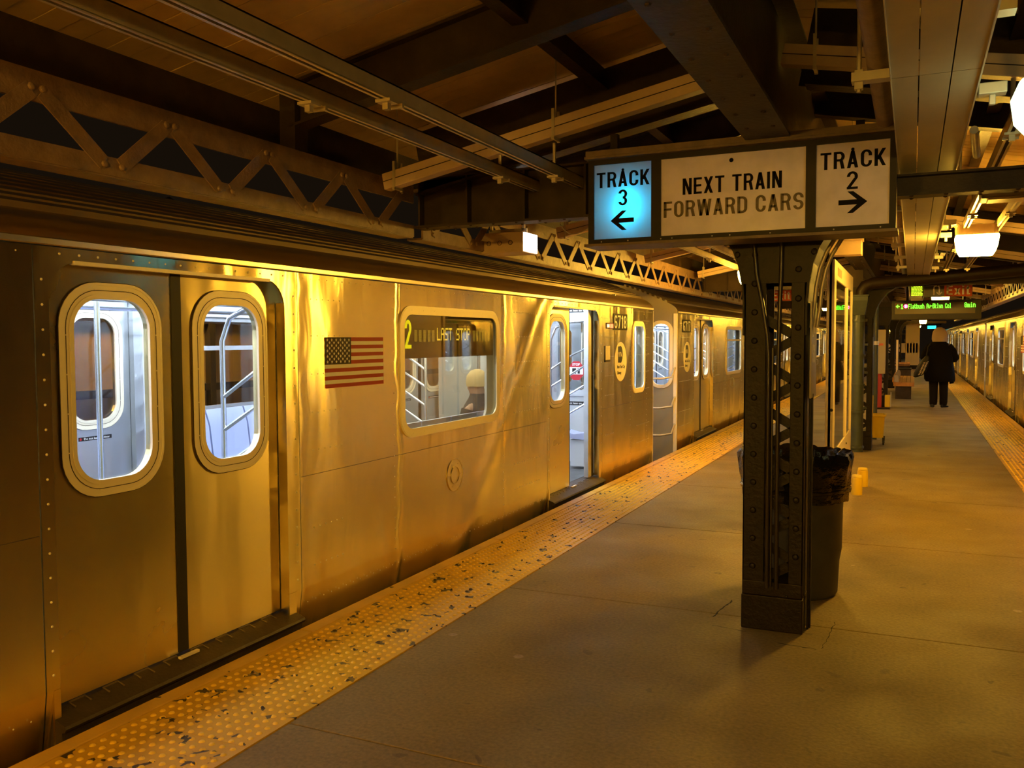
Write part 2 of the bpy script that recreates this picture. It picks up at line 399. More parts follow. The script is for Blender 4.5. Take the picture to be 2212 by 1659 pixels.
# 5x7 dot letters for the light signs
F57 = {'A':'01110 10001 10001 11111 10001 10001 10001','B':'11110 10001 10001 11110 10001 10001 11110','C':'01110 10001 10000 10000 10000 10001 01110',
'F':'11111 10000 10000 11110 10000 10000 10000','L':'10000 10000 10000 10000 10000 10000 11111','O':'01110 10001 10001 10001 10001 10001 01110',
'P':'11110 10001 10001 11110 10000 10000 10000','S':'01111 10000 10000 01110 00001 00001 11110','T':'11111 00100 00100 00100 00100 00100 00100',
'a':'00000 00000 01110 00001 01111 10001 01111','b':'10000 10000 11110 10001 10001 10001 11110','h':'10000 10000 11110 10001 10001 10001 10001',
'i':'00100 00000 01100 00100 00100 00100 01110','k':'10000 10000 10010 10100 11000 10100 10010','l':'01100 00100 00100 00100 00100 00100 01110',
'm':'00000 00000 11010 10101 10101 10101 10101','n':'00000 00000 11110 10001 10001 10001 10001','o':'00000 00000 01110 10001 10001 10001 01110',
's':'00000 00000 01111 10000 01110 00001 11110','t':'01000 01000 11110 01000 01000 01001 00110','u':'00000 00000 10001 10001 10001 10001 01111',
'v':'00000 00000 10001 10001 10001 01010 00100','y':'00000 00000 10001 10001 01111 00001 01110','1':'00100 01100 00100 00100 00100 00100 01110',
'2':'01110 10001 00001 00110 01000 10000 11111','8':'01110 10001 10001 01110 10001 10001 01110','-':'00000 00000 00000 11111 00000 00000 00000',
' ':'00000 00000 00000 00000 00000 00000 00000','<':'00000 00100 01000 11111 01000 00100 00000','#':'11111 11111 11111 11111 11111 11111 11111'}
def dots(mb, s, o, U, V, Wn, cell, fill=.86, t=.002, cw=6, sx=1):
    o, U, V, Wn = Vector(o), Vector(U), Vector(V), Vector(Wn)
    for i, ch in enumerate(s):
        for r, row in enumerate(F57[ch].split()):
            for c, b in enumerate(row):
                if b == '1':
                    a0 = (i*cw+c)*cell*sx; b0 = (6-r)*cell; e = cell*fill
                    vs = [o+U*(a0+p*e*sx)+V*(b0+q*e)+Wn*w for w in (0, t) for p, q in ((0,0),(1,0),(1,1),(0,1))]
                    mb.add(vs, [(0,3,2,1),(4,5,6,7),(0,1,5,4),(1,2,6,5),(2,3,7,6),(3,0,4,7)])

# ================================================================== SETTING
Y0, Y1 = -7.0, 78.0
PL, PR = -3.05, 1.80          # platform edges
TL, TR = -2.35, 1.07          # inner edges of the yellow strips
fl = MB()
fl.mat(CONC)
j = 2.855-2.19*5
while j < Y1:
    fl.box(TL, TR, j+.004, min(j+2.186, Y1), -.10, 0)
    j += 2.19
floor = struct(fl.build('floor', bevel=.004))
b = MB(); b.box(PL+.02, PR-.02, Y0-1, Y1+1, -.9, -.08)
struct(b.build('floor', DARKC))
# cracked repair patch round the near column
cr = MB()
def crack(pts, w):
    for (x, y), (x2, y2) in zip(pts, pts[1:]):
        n = max(1, int(math.hypot(x2-x, y2-y)/.03)); P = []
        for k in range(n+1):
            t = k/n; P.append((x+(x2-x)*t+random.uniform(-.006,.006), y+(y2-y)*t+random.uniform(-.006,.006)))
        dx, dy = (x2-x), (y2-y); l = math.hypot(dx, dy); nx, ny = -dy/l, dx/l
        for p, q in zip(P, P[1:]):
            a, c = w*random.uniform(.3, 1), w*random.uniform(.3, 1)
            cr.add([(p[0]-nx*a,p[1]-ny*a,.0008),(p[0]+nx*a,p[1]+ny*a,.0008),(q[0]+nx*c,q[1]+ny*c,.0008),(q[0]-nx*c,q[1]-ny*c,.0008)], [(0,1,2,3)])
crack([(-1.02, 4.98), (-.98, 5.35)], .007); crack([(-1.0, 4.83), (-.80, 4.79)], .003)
crack([(-.62, 4.68), (-.42, 4.66)], .005); crack([(-.40, 4.68), (-.385, 4.95), (-.37, 5.15)], .003); crack([(-.47, 5.16), (-.37, 5.15)], .002)
cr.build('crack', DARKC, floor)

bt = MB(); bt.mat(M('ballast', (.06, .045, .03), .9, var=.5, vs=20, bump=.6, bs=30)).box(-14, PL+.02, Y0, 110, -1.5, -1.3)
bt.box(PR-.02, 9, Y0, 110, -1.5, -1.3); bt.box(-14, 9, Y1+1, 110, -1.5, -1.3)
struct(bt.build('ground'))
for k, x in enumerate((-5.2, -3.77, 2.47, 3.9, -8.6, -7.2)):
    r = MB(); r.box(x-.035, x+.035, Y0, 100, -1.3, -1.14)
    tag(r.build('running_rail', M('rail_steel', (.2, .15, .12), .4, .8)), ['outer', 'inner'][k % 2]+' steel rail of the '+['left', 'right', 'far left'][k//2]+' track below the platform', 'rail')
# screen wall beyond the far track, seen through the car windows
w = MB(); w.mat(M('screen_panel', (.55, .36, .20), .7, var=.12, vs=2))
for k in range(36):
    y = -6+k*1.2; w.box(-9.3, -9.26, y+.02, y+1.18, -1.3, 2.9)
w.mat(M('screen_post', (.05, .035, .03), .6))
for k in range(36): w.box(-9.26, -9.16, -6+k*1.2-.05, -6+k*1.2+.05, -1.3, 2.9)
for z in (.25, .95, 1.9): w.box(-9.26, -9.18, -6, 37, z-.05, z+.05)
struct(w.build('wall_left'))

# ---- tactile strips
def tactile(name, x0, x1, xe, ya, yb, ystart, label, n=8, rings=2):
    root = thing(name, label, 'tactile paving', ((x0+x1)/2, ya, 0))
    m = MB(); y = ya
    while y < yb:
        m.box(x0, x1, y+.0015, min(y+1.2, yb)-.0015, -.06, .006); y += 1.2
    s = m.build('paving_slab', YELLOW, root)
    d = MB(); px = .0505; nx = int((x1-x0-.02)/px); y = ystart
    while y < yb:
        far = y > 16
        for i in range(nx):
            d.dome((x0+.04+i*(x1-x0-.08)/(nx-1), y, .006), .0135, .0075, 2, 6 if far else 10, 1, 1 if far else 2)
        y += px
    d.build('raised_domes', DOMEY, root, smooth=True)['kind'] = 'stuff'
    e = MB(); a, c = sorted((xe, x0 if abs(xe-x0) < abs(xe-x1) else x1)); c -= .004; y = ya; k = 0
    while y < yb:
        e.box(a, c, y+.002, min(y+2.4, yb)-.002, -.16, .012); y += 2.4
    e.build('edge_board', EDGEY, root, bevel=.004)
    return root
tactile('tactile_strip', -2.96, TL, PL, -1, 60, 1.2, 'yellow studded warning strip along the platform edge beside the silver train with the flag')
tactile('tactile_strip', TR, 1.70, PR, 4, 70, 8.5, 'yellow studded warning strip on the side where the person walks')

# ---- roof
RX = -.67
def zr(x): return 3.43-.19*abs(x-RX)
c = MB(); c.mat(BOARD)
y = -5.0
while y < 70:
    for sg in (-1, 1):
        xe = -3.6 if sg < 0 else 2.0
        dz = random.uniform(-.002, .002)
        a, b2 = sorted((RX, xe))
        za, zb = zr(a)+dz, zr(b2)+dz
        y1 = y+.122
        c.add([(a,y,za),(b2,y,zb),(b2,y1,zb),(a,y1,za),(a,y,za+.03),(b2,y,zb+.03),(b2,y1,zb+.03),(a,y1,za+.03)],
              [(0,1,2,3),(7,6,5,4),(0,4,5,1),(1,5,6,2),(2,6,7,3),(3,7,4,0)])
    y += .125
struct(c.build('ceiling'))
c = MB(); c.prism([(-3.62, zr(-3.62)+.032), (RX, zr(RX)+.032), (2.02, zr(2.02)+.032), (2.02, zr(2.02)+.07), (RX, zr(RX)+.07), (-3.62, zr(-3.62)+.07)], 1, -5, 70)
struct(c.build('ceiling', DARKC))

# ================================================================== CANOPY STEEL
COLY = [5.03+8.57*k for k in range(0, 7)]
names = ['near the camera', 'behind the map board', 'beyond the red post', 'past the wooden bench', 'far down the platform', 'far away near the end', 'farthest of all']
# pitched rafters, one thing per rafter
ORD = 'first second third fourth fifth sixth seventh eighth ninth tenth eleventh twelfth thirteenth fourteenth fifteenth'.split()
RAFT = [3.83+2.8*k for k in range(0, 14)]
for k, y in enumerate(RAFT):
    m = MB()
    for sg, xe in ((-1, -3.05), (1, 1.6)):
        p = lambda x, o: (x, y, zr(x)+o)
        m.bar(p(xe, -.13), p(RX, -.13), .012, .22); m.bar(p(xe, -.235), p(RX, -.235), .11, .014)
        m.bar(p(xe, -.012), p(RX, -.012), .11, .014)
        m.box(xe-.05, xe+.05, y-.055, y+.055, 2.61, zr(xe)-.02)
    o = m.build('rafter', BEAMPAINT)
    tag(o, 'dark steel roof rafter nearest the camera, sloping across the top of the picture' if k == 0 else '%s dark roof rafter beyond the hanging track sign' % ORD[k-1], 'rafter', 'rafters under the board roof')
for k, y in enumerate(COLY[:4]):
    m = MB()
    for sg, xe in ((-1, -2.98), (1, 1.5)):
        p = lambda x, o: (x, y, zr(x)+o)
        m.bar(p(xe, -.23), p(RX+sg*.12, -.23), .012, .41); m.bar(p(xe, -.435), p(RX+sg*.12, -.435), .13, .014)
    tag(m.build('deep_rafter', BEAMPAINT), 'deep dark rafter standing on the cross beam over the column '+names[k], 'rafter', 'deep rafters over the columns')
for x in (-1.71, .45):
    m = MB(); y = -5
    m.bar((x, -5, zr(x)-.075), (x, 68, zr(x)-.075), .010, .13); m.bar((x, -5, zr(x)-.14), (x, 68, zr(x)-.14), .08, .012)
    tag(m.build('purlin', BEAMPAINT), 'dark steel purlin under the board roof, %s' % ('on the same side as the flag train' if x < 0 else 'above the wide cable tray'), 'purlin')
# ridge girder on the column tops
m = MB()
m.bar((RX, -6, 2.60), (RX, 66, 2.60), .215, .016); m.bar((RX, -6, 3.28), (RX, 66, 3.28), .2, .016); m.bar((RX, -6, 2.94), (RX, 66, 2.94), .016, .68)
for y in [i*.28-5 for i in range(110)]:
    for sx in (-.06, .06): m.dome((RX+sx, y, 2.592), .012, .008, 2, 6, -1)
tag(m.build('ridge_girder', BEAMPAINT), 'long dark riveted girder running along the tops of the columns', 'girder')

# lattice girders
def lattice(x, ya, yb, label, grp, side=1, z0=2.28, seed=0):
    root = thing('lattice_girder', label, 'girder', (x, ya, z0), grp)
    m = MB(); m.box(x-.008, x+.008, ya, yb, z0+.22, z0+.335); m.box(x-.09*side if side > 0 else x, x if side > 0 else x+.09, ya, yb, z0+.322, z0+.335)
    m.build('top_chord', GIRDPAINT, root)
    m = MB(); m.box(x-.008, x+.008, ya, yb, z0, z0+.075); a, b2 = sorted((x, x-.12*side)); m.box(a, b2, ya, yb, z0-.006, z0+.008)
    m.build('bottom_chord', GIRDPAINT, root)
    d = MB(); rv = MB(); P = .645; y = ya+((2.28-ya) % P)-P if side > 0 else ya
    while y < yb-.05:
        for p, q in (((y, z0+.26), (y+.27, z0+.045)), ((y+.355, z0+.045), (y+.60, z0+.26))):
            if p[0] < ya+.01 or q[0] > yb-.01: continue
            d = MB(); d.bar((x+.011*side, p[0], p[1]), (x+.011*side, q[0], q[1]), .064, .006, (1, 0, 0)); d.build('lacing_bar', GIRDPAINT, root)
            for u in (p, q): rv.dome((x+.014*side, u[0], u[1]+(.01 if u[1] > z0+.1 else -.004)), .015, .012, 0, 8, side)
        y += P
    rv.build('rivets', GIRDPAINT, root, smooth=True)
    return root
ys = [-2.0]+COLY
for k in range(5):
    lattice(-3.0, ys[k]+.06, ys[k+1]-.06, ['brown lattice girder above the nearest carriage doors', 'tan lattice girder running from the signal box past the lit track 3 sign'][k] if k < 2 else
            '%s lattice girder over the left track after the hanging sign' % ORD[k-1], 'lattice girders over the left track')
for k in range(1, 5):
    lattice(1.5, ys[k]+.06, ys[k+1]-.06, 'lattice girder over the right hand train, %s' % ['above the round lit lamp', 'beside the exit sign', 'second bay past the exit sign', 'farthest bay'][k-1], 'lattice girders over the right track', -1)
# eave beam above the girder
m = MB(); m.box(-3.12, -3.10, -2, 44, 2.64, 2.83); m.box(-3.17, -3.06, -2, 44, 2.626, 2.64)
tag(m.build('eave_beam', BEAMPAINT), 'dark eave beam between the lattice girder and the roof boards', 'beam')

# transverse portal beams + columns
def portal(k):
    y = COLY[k]
    m = MB()
    # left arm, deep
    m.box(-2.99, RX, y-.006, y+.006, 2.345, 2.655); m.box(-2.99, RX, y-.07, y+.07, 2.335, 2.35); m.box(-2.99, RX, y-.07, y+.07, 2.65, 2.662)
    for x in (-2.95, -2.6, -2.2, -1.8, -1.4, -1.0): m.box(x-.006, x+.006, y-.065, y+.065, 2.35, 2.65)
    # right arm, shallow
    m.box(RX, 1.48, y-.006, y+.006, 2.35, 2.44); m.box(RX, 1.48, y-.06, y+.06, 2.335, 2.35); m.box(RX, 1.48, y-.06, y+.06, 2.435, 2.447)
    for x in [-2.9+i*.16 for i in range(27)]:
        for s_ in (-.045, .045): m.dome((x, y+s_, 2.335), .011, .008, 2, 6, -1)
    tag(m.build('cross_beam', BEAMPAINT), 'dark riveted cross beam over the platform, at the column '+names[k], 'beam', 'cross beams on the columns')
def cpath(side):       # curve of the flared bracket, from the column up to the beam
    pts = [(.158, 1.62), (.158, 1.80), (.166, 1.90), (.185, 2.0), (.215, 2.08), (.262, 2.16), (.335, 2.25), (.44, 2.32), (.52, 2.335)]
    return [(-.68+side*a, z) for a, z in pts]
def column(k, detail):
    y0, y1 = COLY[k]-.16, COLY[k]+.15
    root = thing('platform_column', 'dark riveted lattice column '+['holding up the hanging track sign', 'with the drainpipe in front, behind the map board', 'beside the grey box on the red post', 'just past the wooden bench', 'far down the platform', 'far away near the end', 'farthest of all'][k], 'column', (-.68, COLY[k], 0), 'platform columns')
    XL, XR = -.84, -.52
    for sx, X in ((1, XL), (-1, XR)):
        m = MB(); m.box(min(X, X+sx*.010), max(X, X+sx*.010), y0, y1, 0, 2.0)
        for yy in (y0, y1-.010): m.box(min(X, X+sx*(.115 if sx > 0 else .075)), max(X, X+sx*(.115 if sx > 0 else .075)), yy, yy+.010, 0, 2.0)
        m.build('channel', COLPAINT, root, bevel=.003)
    for fr in (0, 1):
        yy = y0+.012 if fr == 0 else y1+.001
        z = .26; P = .1225; s_ = 1
        while z < 1.72 and fr == 0:
            m = MB()
            xa, xb = XL+.075, XR-.04
            if s_ > 0: m.bar((xa, yy+.003, z), (xb, yy+.003, z+P), .05, .006, (0, 1, 0))
            else: m.bar((xb, yy+.003, z), (xa, yy+.003, z+P), .05, .006, (0, 1, 0))
            z += P; s_ = -s_; m.build('lacing_bar', COLPAINT, root)
        # gusset plate with flared top
        Lp = cpath(-1); Rp = cpath(1)
        m = MB(); m.plate([(a, b_) for a, b_ in Rp[2:]]+[(a, b_) for a, b_ in reversed(Lp[2:])], [], .008, (0, (y0-.004 if fr == 0 else y1+.004), 0), X_, Z_, Y_)
        m.build('gusset_plate', COLPAINT, root)
    # curved flanges
    for side in (-1, 1):
        m = MB(); P = cpath(side); R = [[(a, y0-.012, z), (a, y1+.012, z), (a+side*.010, y1+.012, z), (a+side*.010, y0-.012, z)] for a, z in P]
        m.rings(R); m.build('curved_flange', COLPAINT, root)
    m = MB(); m.box(XL-.003, XR+.003, y0-.012, y1+.012, 0, .19); m.box(XL+.001, XR-.001, y0-.008, y1+.008, .19, .27)
    m.build('base_plate', COLPAINT, root, bevel=.006)
    if detail:
        m = MB()
        for X in (XL+.055, XR-.038):
            z = .35 if X < -.7 else .42
            while z < 2.1:
                m.dome((X, y0-.0005 if z < 1.88 else y0-.0075, z), .018, .014, 1, 10, -1); z += .155
        for X in (XL-.04, XR+.04): m.dome((X, y0-.0075, 2.06), .018, .014, 1, 10, -1)
        for z in (.12, .2): m.dome((-.60, y0-.012, z), .008, .006, 1, 8, -1)
        m.build('rivets', COLPAINT, root, smooth=True)
        m = MB()      # thin conduits climbing the face and splaying
        for X, bend in ((-.705, -.085), (-.655, .012)):
            pts = [(X, y0-.022, .24), (X, y0-.022, 1.50), (X+bend*.1, y0-.022, 1.62), (X+bend*.45, y0-.022, 1.80), (X+bend*.8, y0-.022, 1.95), (X+bend, y0-.022, 2.14), (X+bend, y0-.022, 2.34)]
            m.tube(pts, .0115, 10)
        m.tube([(-.685, y0-.018, .25), (-.685, y0-.018, 1.55)], .006, 6)
        m.build('conduit', M('conduit_black', (.03, .02, .014), .3, var=.3), root, smooth=True)
        m = MB()      # conduits on the right flange, coloured pale to imitate lamplight on it
        for o_ in (.018, .042):
            pts = [(-.52+o_, y0+.06+o_*2, 1.66)]+[(a+.018+o_, y0+.06+o_*2, z-.012-o_*.4) for a, z in cpath(1)[1:8]]
            m.tube(pts, .011, 10)
        m.build('conduit', M('conduit_lamplit', (.55, .46, .33), .35, .3), root, smooth=True)
        m = MB(); m.box(XR+.012, XR+.02, y0+.10, y0+.115, 0, 1.35); m.box(XR+.012, XR+.03, y0+.13, y0+.15, 0, 1.3)
        m.build('cable_strip', COLPAINT, root)
    return root
for k in range(7): portal(k)
for k in range(6): column(k, k == 0)
# small station plate on the near column, facing the right track
o = thing('station_plate', 'narrow pale station plate reading 241 St on the side of the near column', 'sign', (-.50, 5.03, 1.5))
m = MB(); m.box(-.500, -.492, 4.90, 5.17, 1.28, 1.80); m.build('panel', M('plate_face', (.30, .23, .16), .3), o)
m = MB(); btext(m, '241', (-.4918, 5.035, 1.66), Y_, Z_, X_, .20, .10); btext(m, 'St', (-.4918, 5.01, 1.52), Y_, Z_, X_, .11, .10)
m.build('lettering', M('plate_letters', (.8, .7, .55), .4), o)

# wireways across the roof
WW = [4.5+2.8*k for k in range(0, 14)]
for k, y in enumerate(WW):
    for sg in (-1, 1):
        xa, xb = (-2.9, -.76) if sg < 0 else (-.60, 1.5)
        za, zb = [2.55+.19*(x+2.9) if sg < 0 else 3.005-.19*(x+.70) for x in (xa, xb)]
        side = 'on the flag train side' if sg < 0 else 'on the cable tray side'
        lbl = 'tan wireway under the roof %s, %s' % (side, 'nearest the camera' if k == 0 else '%s behind the sign' % ORD[k-1])
        root = thing('wireway', lbl, 'wireway', (xa, y, za), 'wireways under the roof')
        m = MB(); m.bar((xa, y, za), (xb, y, zb), .075, .098); m.build('channel', WIREWAY, root, bevel=.004)
        m = MB(); m.bar((xa, y-.0385, za), (xb, y-.0385, zb), .003, .004); m.build('cover_seam', DARKC, root)
        for x in ((xa+.08, -1.80) if sg < 0 else (xb-.1, xa+.15)):
            m = MB(); z = za+(zb-za)*(x-xa)/(xb-xa)
            m.box(x-.008, x+.008, y-.045, y-.037, z-.07, z+.10); m.box(x-.008, x+.008, y+.037, y+.045, z-.07, z+.10); m.box(x-.008, x+.008, y-.05, y+.05, z-.065, z-.053)
            m.tube([(x, y, z+.05), (x, y, zr(x)-.01)], .005, 6); m.build('hanger_clamp', RAILP, root)
# channel rails with conduits along the roof
def rail(name, x, z, ya, yb, label, cat='rail', clamps=(), wd=.042):
    root = thing(name, label, cat, (x, ya, z), 'lamp rails under the roof')
    m = MB(); m.box(x-wd/2, x-wd/2+.006, ya, yb, z-.03, z+.03); m.box(x+wd/2-.006, x+wd/2, ya, yb, z-.03, z+.03); m.box(x-wd/2, x+wd/2, ya, yb, z+.024, z+.03)
    m.box(x-wd/2, x-wd/2+.013, ya, yb, z-.034, z-.028); m.box(x+wd/2-.013, x+wd/2, ya, yb, z-.034, z-.028)
    m.build('channel', RAILP, root)
    for y in clamps:
        m = MB(); m.box(x-wd/2-.012, x+wd/2+.012, y-.03, y+.03, z-.045, z-.034); m.box(x-.012, x+.012, y-.012, y+.012, z-.07, z-.045)
        m.box(x-wd/2-.012, x+wd/2+.012, y+.06, y+.075, z-.05, z-.034)
        if abs((y-4.5)/2.8-round((y-4.5)/2.8)) < .06:
            wz = 2.55+.19*(x+2.9) if x < -.7 else 3.005-.19*(x+.70)
            m.tube([(x, y, z+.03), (x, y, wz-.045)], .010, 8)
        m.build('hanger_clamp', RAILP, root)
    return root
cl = [2.78, 4.5, 7.3, 10.1, 12.9, 15.7, 18.5, 21.3, 24.1]
rail('lamp_rail', -2.14, 2.555, -3, 34, 'outer channel rail running under the roof towards the lit track 3 sign', clamps=cl)
rail('lamp_rail', -1.85, 2.555, -3, 34, 'inner channel rail running under the roof towards the lit track 3 sign', clamps=[c+.1 for c in cl])
rail('lamp_rail', .385, 2.545, -3, 46, 'channel rail beside the wide cable tray, carrying the lamps', clamps=cl)
rail('lamp_rail', .63, 2.545, -3, 46, 'channel rail nearest the right hand track, carrying the lamps', clamps=cl)
# cable tray with clamps and the pipe beside it
root = thing('cable_tray', 'wide tan cable tray running overhead to the right of the hanging sign', 'cable tray', (.05, 0, 2.5))
m = MB(); m.mat(TRAYM); y = -4
edges = [-.085, .003, .10, .187]
while y < 62:
    for a, b2 in zip(edges, edges[1:]): m.box(a+.002, b2-.002, y+.002, y+2.398, 2.462, 2.56)
    y += 2.4
m.build('trough', None, root)
m = MB(); m.box(-.083, -.080, -4, 62, 2.452, 2.57); m.box(.184, .189, -4, 62, 2.452, 2.57); m.build('lip', GALV, root)
for y in (3.0, 5.9, 8.7, 11.5, 14.3, 17.1, 20):
    m = MB(); m.box(-.085, .26, y-.035, y+.035, 2.56, 2.60); m.tube([(.24, y, 2.58), (.24, y, zr(.24)-.01)], .008, 6); m.build('hanger_bar', GALV, root)
root = thing('conduit_pipe', 'thick brown pipe hanging along the left side of the cable tray', 'pipe', (-.15, 0, 2.6))
m = MB(); m.tube([(-.135, -4, 2.63), (-.135, 45, 2.63)], .042, 14); m.build('tube', GIRDPAINT, root, smooth=True)
for y in (3.55, 6.2, 7.2, 8.6, 10, 11.5, 13.1):
    m = MB(); m.box(-.225, -.085, y-.03, y+.03, 2.555, 2.588); m.tube([(-.20, y, 2.52), (-.20, y, zr(-.2)-.01)], .009, 6); m.box(-.215, -.185, y-.015, y+.015, 2.53, 2.60); m.build('pipe_clamp', GALV, root)
root = thing('junction_piping', 'bent conduit elbow and junction boxes beside the cable tray near the lamp', 'conduit', (.3, 3.5, 2.6))
m = MB()
m.tube([(.24, 3.45, 2.74), (.27, 3.43, 2.80), (.34, 3.42, 2.83), (.385, 3.42, 2.80), (.40, 3.42, 2.72), (.40, 3.42, 2.62)], .028, 12)
m.tube([(.23, 4.4, 2.52), (.27, 4.9, 2.50)], .018, 12)
m.tube([(.25, 8.6, 2.58), (.31, 8.6, 2.60), (.345, 8.6, 2.57), (.35, 8.6, 2.48), (.38, 8.5, 2.44)], .03, 12)
m.build('elbow_pipe', RAILP, root, smooth=True)
for y in (3.62, 7.6, 8.5, 10.8, 12.4):
    m = MB(); m.box(.20, .29, y-.03, y+.03, 2.475, 2.515); m.box(.235, .255, y-.012, y+.012, 2.44, 2.475); m.build('junction_box', GALV, root, bevel=.003)

# ================================================================== LAMPS
def lamp(x, y, label, lens=LENS, round_=False, size=.9):
    z = 2.42
    root = thing('platform_lamp', label, 'lamp', (x, y, z), 'platform lamps')
    if not round_:
        a = .175*size
        m = MB(); m.rings([rr3(x, y, z+dz, s_*a, s_*a*.8, .03) for dz, s_ in ((.12, .86), (.116, .93), (.035, 1.0))]); m.build('housing', WIREWAY, root)
        m = MB(); m.rings([rr3(x, y, z+dz, s_*a, s_*a*.8, .03) for dz, s_ in ((.035, 1.01), (.02, 1.03), (-.05, .97), (-.10, .88), (-.128, .78))]); m.build('lens', lens, root, smooth=True)
    else:
        m = MB(); m.lathe(x, y, [(.08, z+.12), (.10, z+.1), (.11, z+.03)], 24); m.build('housing', WIREWAY, root, smooth=True)
        m = MB(); m.lathe(x, y, [(.11, z+.03), (.165, z+.01), (.19, z-.05), (.18, z-.12), (.13, z-.18), (.05, z-.205)], 28); m.build('lens', lens, root, smooth=True)
    m = MB(); m.box(x-.14, x-.11, y-.02, y+.02, z+.09, z+.12); m.box(x+.11, x+.14, y-.02, y+.02, z+.09, z+.12); m.build('mounting_bracket', RAILP, root)
    return root
def rr3(x, y, z, a, b_, r): return [(x+p[0], y+p[1], z) for p in rrect(-a, a, -b_, b_, r, 3)]
lamp(.47, 8.3, 'glowing sodium lamp hanging to the right of the track 2 sign')
lamp(.48, 19.3, 'glowing sodium lamp just below the exit sign on the right', LENSD)
lamp(.50, 31, 'small bright lamp beyond the green departure board', LENSD)
lamp(.42, 46, 'tiny bright lamp in the distance above the beige shelter', LENSD)
lamp(.3, 62, 'farthest tiny lamp near the end of the platform', LENSD)
lamp(-1.86, 11.3, 'glowing sodium lamp half hidden behind the near column top, track 3 side')
lamp(-1.90, 22.8, 'glowing sodium lamp seen between the near column and the map board', LENSD)
lamp(-1.95, 33, 'distant sodium lamp over the left platform edge behind the map board', LENSD)
lamp(.5, -3.2, 'sodium lamp above the platform behind the camera', LENSB)
lamp(-1.95, -3.4, 'sodium lamp above the left platform edge behind the camera', LENSB)
lamp(.465, 3.3, 'large round greenish white lamp cut off by the picture edge', LENSG, True)
for k, y in enumerate((2.5, 8.5, 14.5, 21)):  # unseen lamps on posts, added to light the screen wall
    o = lamp(-8.6, y, 'unseen lamp added to light the wall beyond the silver train, %s from the camera' % ('first', 'second', 'third', 'fourth')[k]); o.location.z = 3.1
    m = MB(); m.tube([(-8.6, y, 2.45), (-8.6, y, 2.62), (-8.8, y, 2.75), (-9.1, y, 2.75), (-9.1, y, -1.9)], .05, 10); m.build('lamp_post', BLACK, o, smooth=True)
# teal light far away
o = thing('signal_light', 'small teal light glowing in the dark at the end of the platform', 'light', (1.23, 70, 2.3))
m = MB(); m.box(.95, 1.50, 70, 70.1, 2.28, 2.50); m.build('light_box', emis('teal', (.02, .55, .6), 3), o)
m = MB(); m.box(.93, 1.52, 70.1, 70.2, 2.26, 2.54); m.build('housing', BLACK, o)
m = MB(); m.box(1.21, 1.25, 70.12, 70.16, 2.5, zr(1.23)); m.build('hanger_rod', BLACK, o)

# ================================================================== HANGING TRACK SIGN
SY = 4.55
root = thing('track_sign', 'long hanging light box reading TRACK 3, NEXT TRAIN FORWARD CARS, TRACK 2', 'sign', (-.86, SY, 2.35))
FR = M('sign_frame', (.016, .009, .006), .45, spec=.2, var=.3)
sx = [(-1.612, -1.255), (-1.240, -.475), (-.463, -.095)]
X0, X1, ZB, ZT = -1.625, -.083, 2.118, 2.575
m = MB(); m.mat(FR)
hole = [rect2(a+.018, b2-.018, ZB+.028, ZT-.028) for a, b2 in sx]
m.plate(rect2(X0, X1, ZB, ZT), hole, .012, (0, SY-.006, 0), X_, Z_, Y_)
m.box(X0, X1, SY+.18, SY+.19, ZB, ZT); m.box(X0, X1, SY, SY+.19, ZT-.006, ZT); m.box(X0, X1, SY, SY+.19, ZB, ZB+.006)
m.box(X0, X0+.01, SY, SY+.19, ZB, ZT); m.box(X1-.01, X1, SY, SY+.19, ZB, ZT); m.box(-1.253, -1.242, SY, SY+.19, ZB, ZT); m.box(-.474, -.464, SY, SY+.19, ZB, ZT)
m.build('case', None, root)
m = MB()
for z in (ZT, ZB): m.bar((X0-.01, SY+.08, z+(.006 if z > 2.3 else -.006)), (X1+.01, SY+.08, z+(.006 if z > 2.3 else -.006)), .26, .014)
m.bar((X0, SY-.04, ZT+.025), (X1, SY-.04, ZT+.025), .03, .03)
m.build('cap_strip', M('cap_rust', (.14, .085, .05), .5, var=.4), root)
for i, (a, b2) in enumerate(sx):
    m = MB(); m.box(a+.014, b2-.014, SY+.003, SY+.009, ZB+.024, ZT-.024); p = m.build('face_panel', SIGNB if i == 0 else SIGNW, root)
    yt = SY+.002; cx = (a+b2)/2; N_ = (0, -1, 0)
    m = MB(); m.mat(LETTER)
    if i != 1:
        btext(m, 'TRACK', (cx, yt, 2.465), X_, Z_, N_, .295, .082)
        btext(m, '3' if i == 0 else '2', (cx, yt, 2.365), X_, Z_, N_, .050, .085)
        s_ = -1 if i == 0 else 1; z = 2.243 if i == 0 else 2.26
        A = [(.068, 0), (.005, .052), (-.022, .052), (.022, .012), (-.062, .012), (-.062, -.012), (.022, -.012), (-.022, -.052), (.005, -.052)]
        A = [(cx+s_*p_[0], z+p_[1]) for p_ in A]
        m.plate(A, [], .002, (0, yt-.001, 0), X_, Z_, N_)
        m.dome((cx, yt, 2.513), .008, .006, 1, 8, -1)
    else:
        btext(m, 'NEXT TRAIN', (cx, yt, 2.397), X_, Z_, N_, .50, .084)
        btext(m.mat(FADED), 'FORWARD CARS', (cx+.002, yt, 2.283), X_, Z_, N_, .705, .084)
        m.mat(LETTER).dome((cx, yt, 2.513), .011, .004, 1, 12, -1)
    m.build('lettering', None, p)
m = MB()
for x in (-1.55, -1.40, -1.22, -1.16, -.95, -.86, -.66, -.36, -.15): m.dome((x, SY-.012, ZB+.014), .004, .003, 1, 6, -1)
m.build('screws', GALV, root)
m = MB(); m.tube([(-1.41, SY+.075, 2.24), (-1.41, SY+.075, 2.39)], .022, 12); m.build('lamp_tube', emis('cyan_bulb', (.0, .66, 1.0), 26), root, smooth=True)
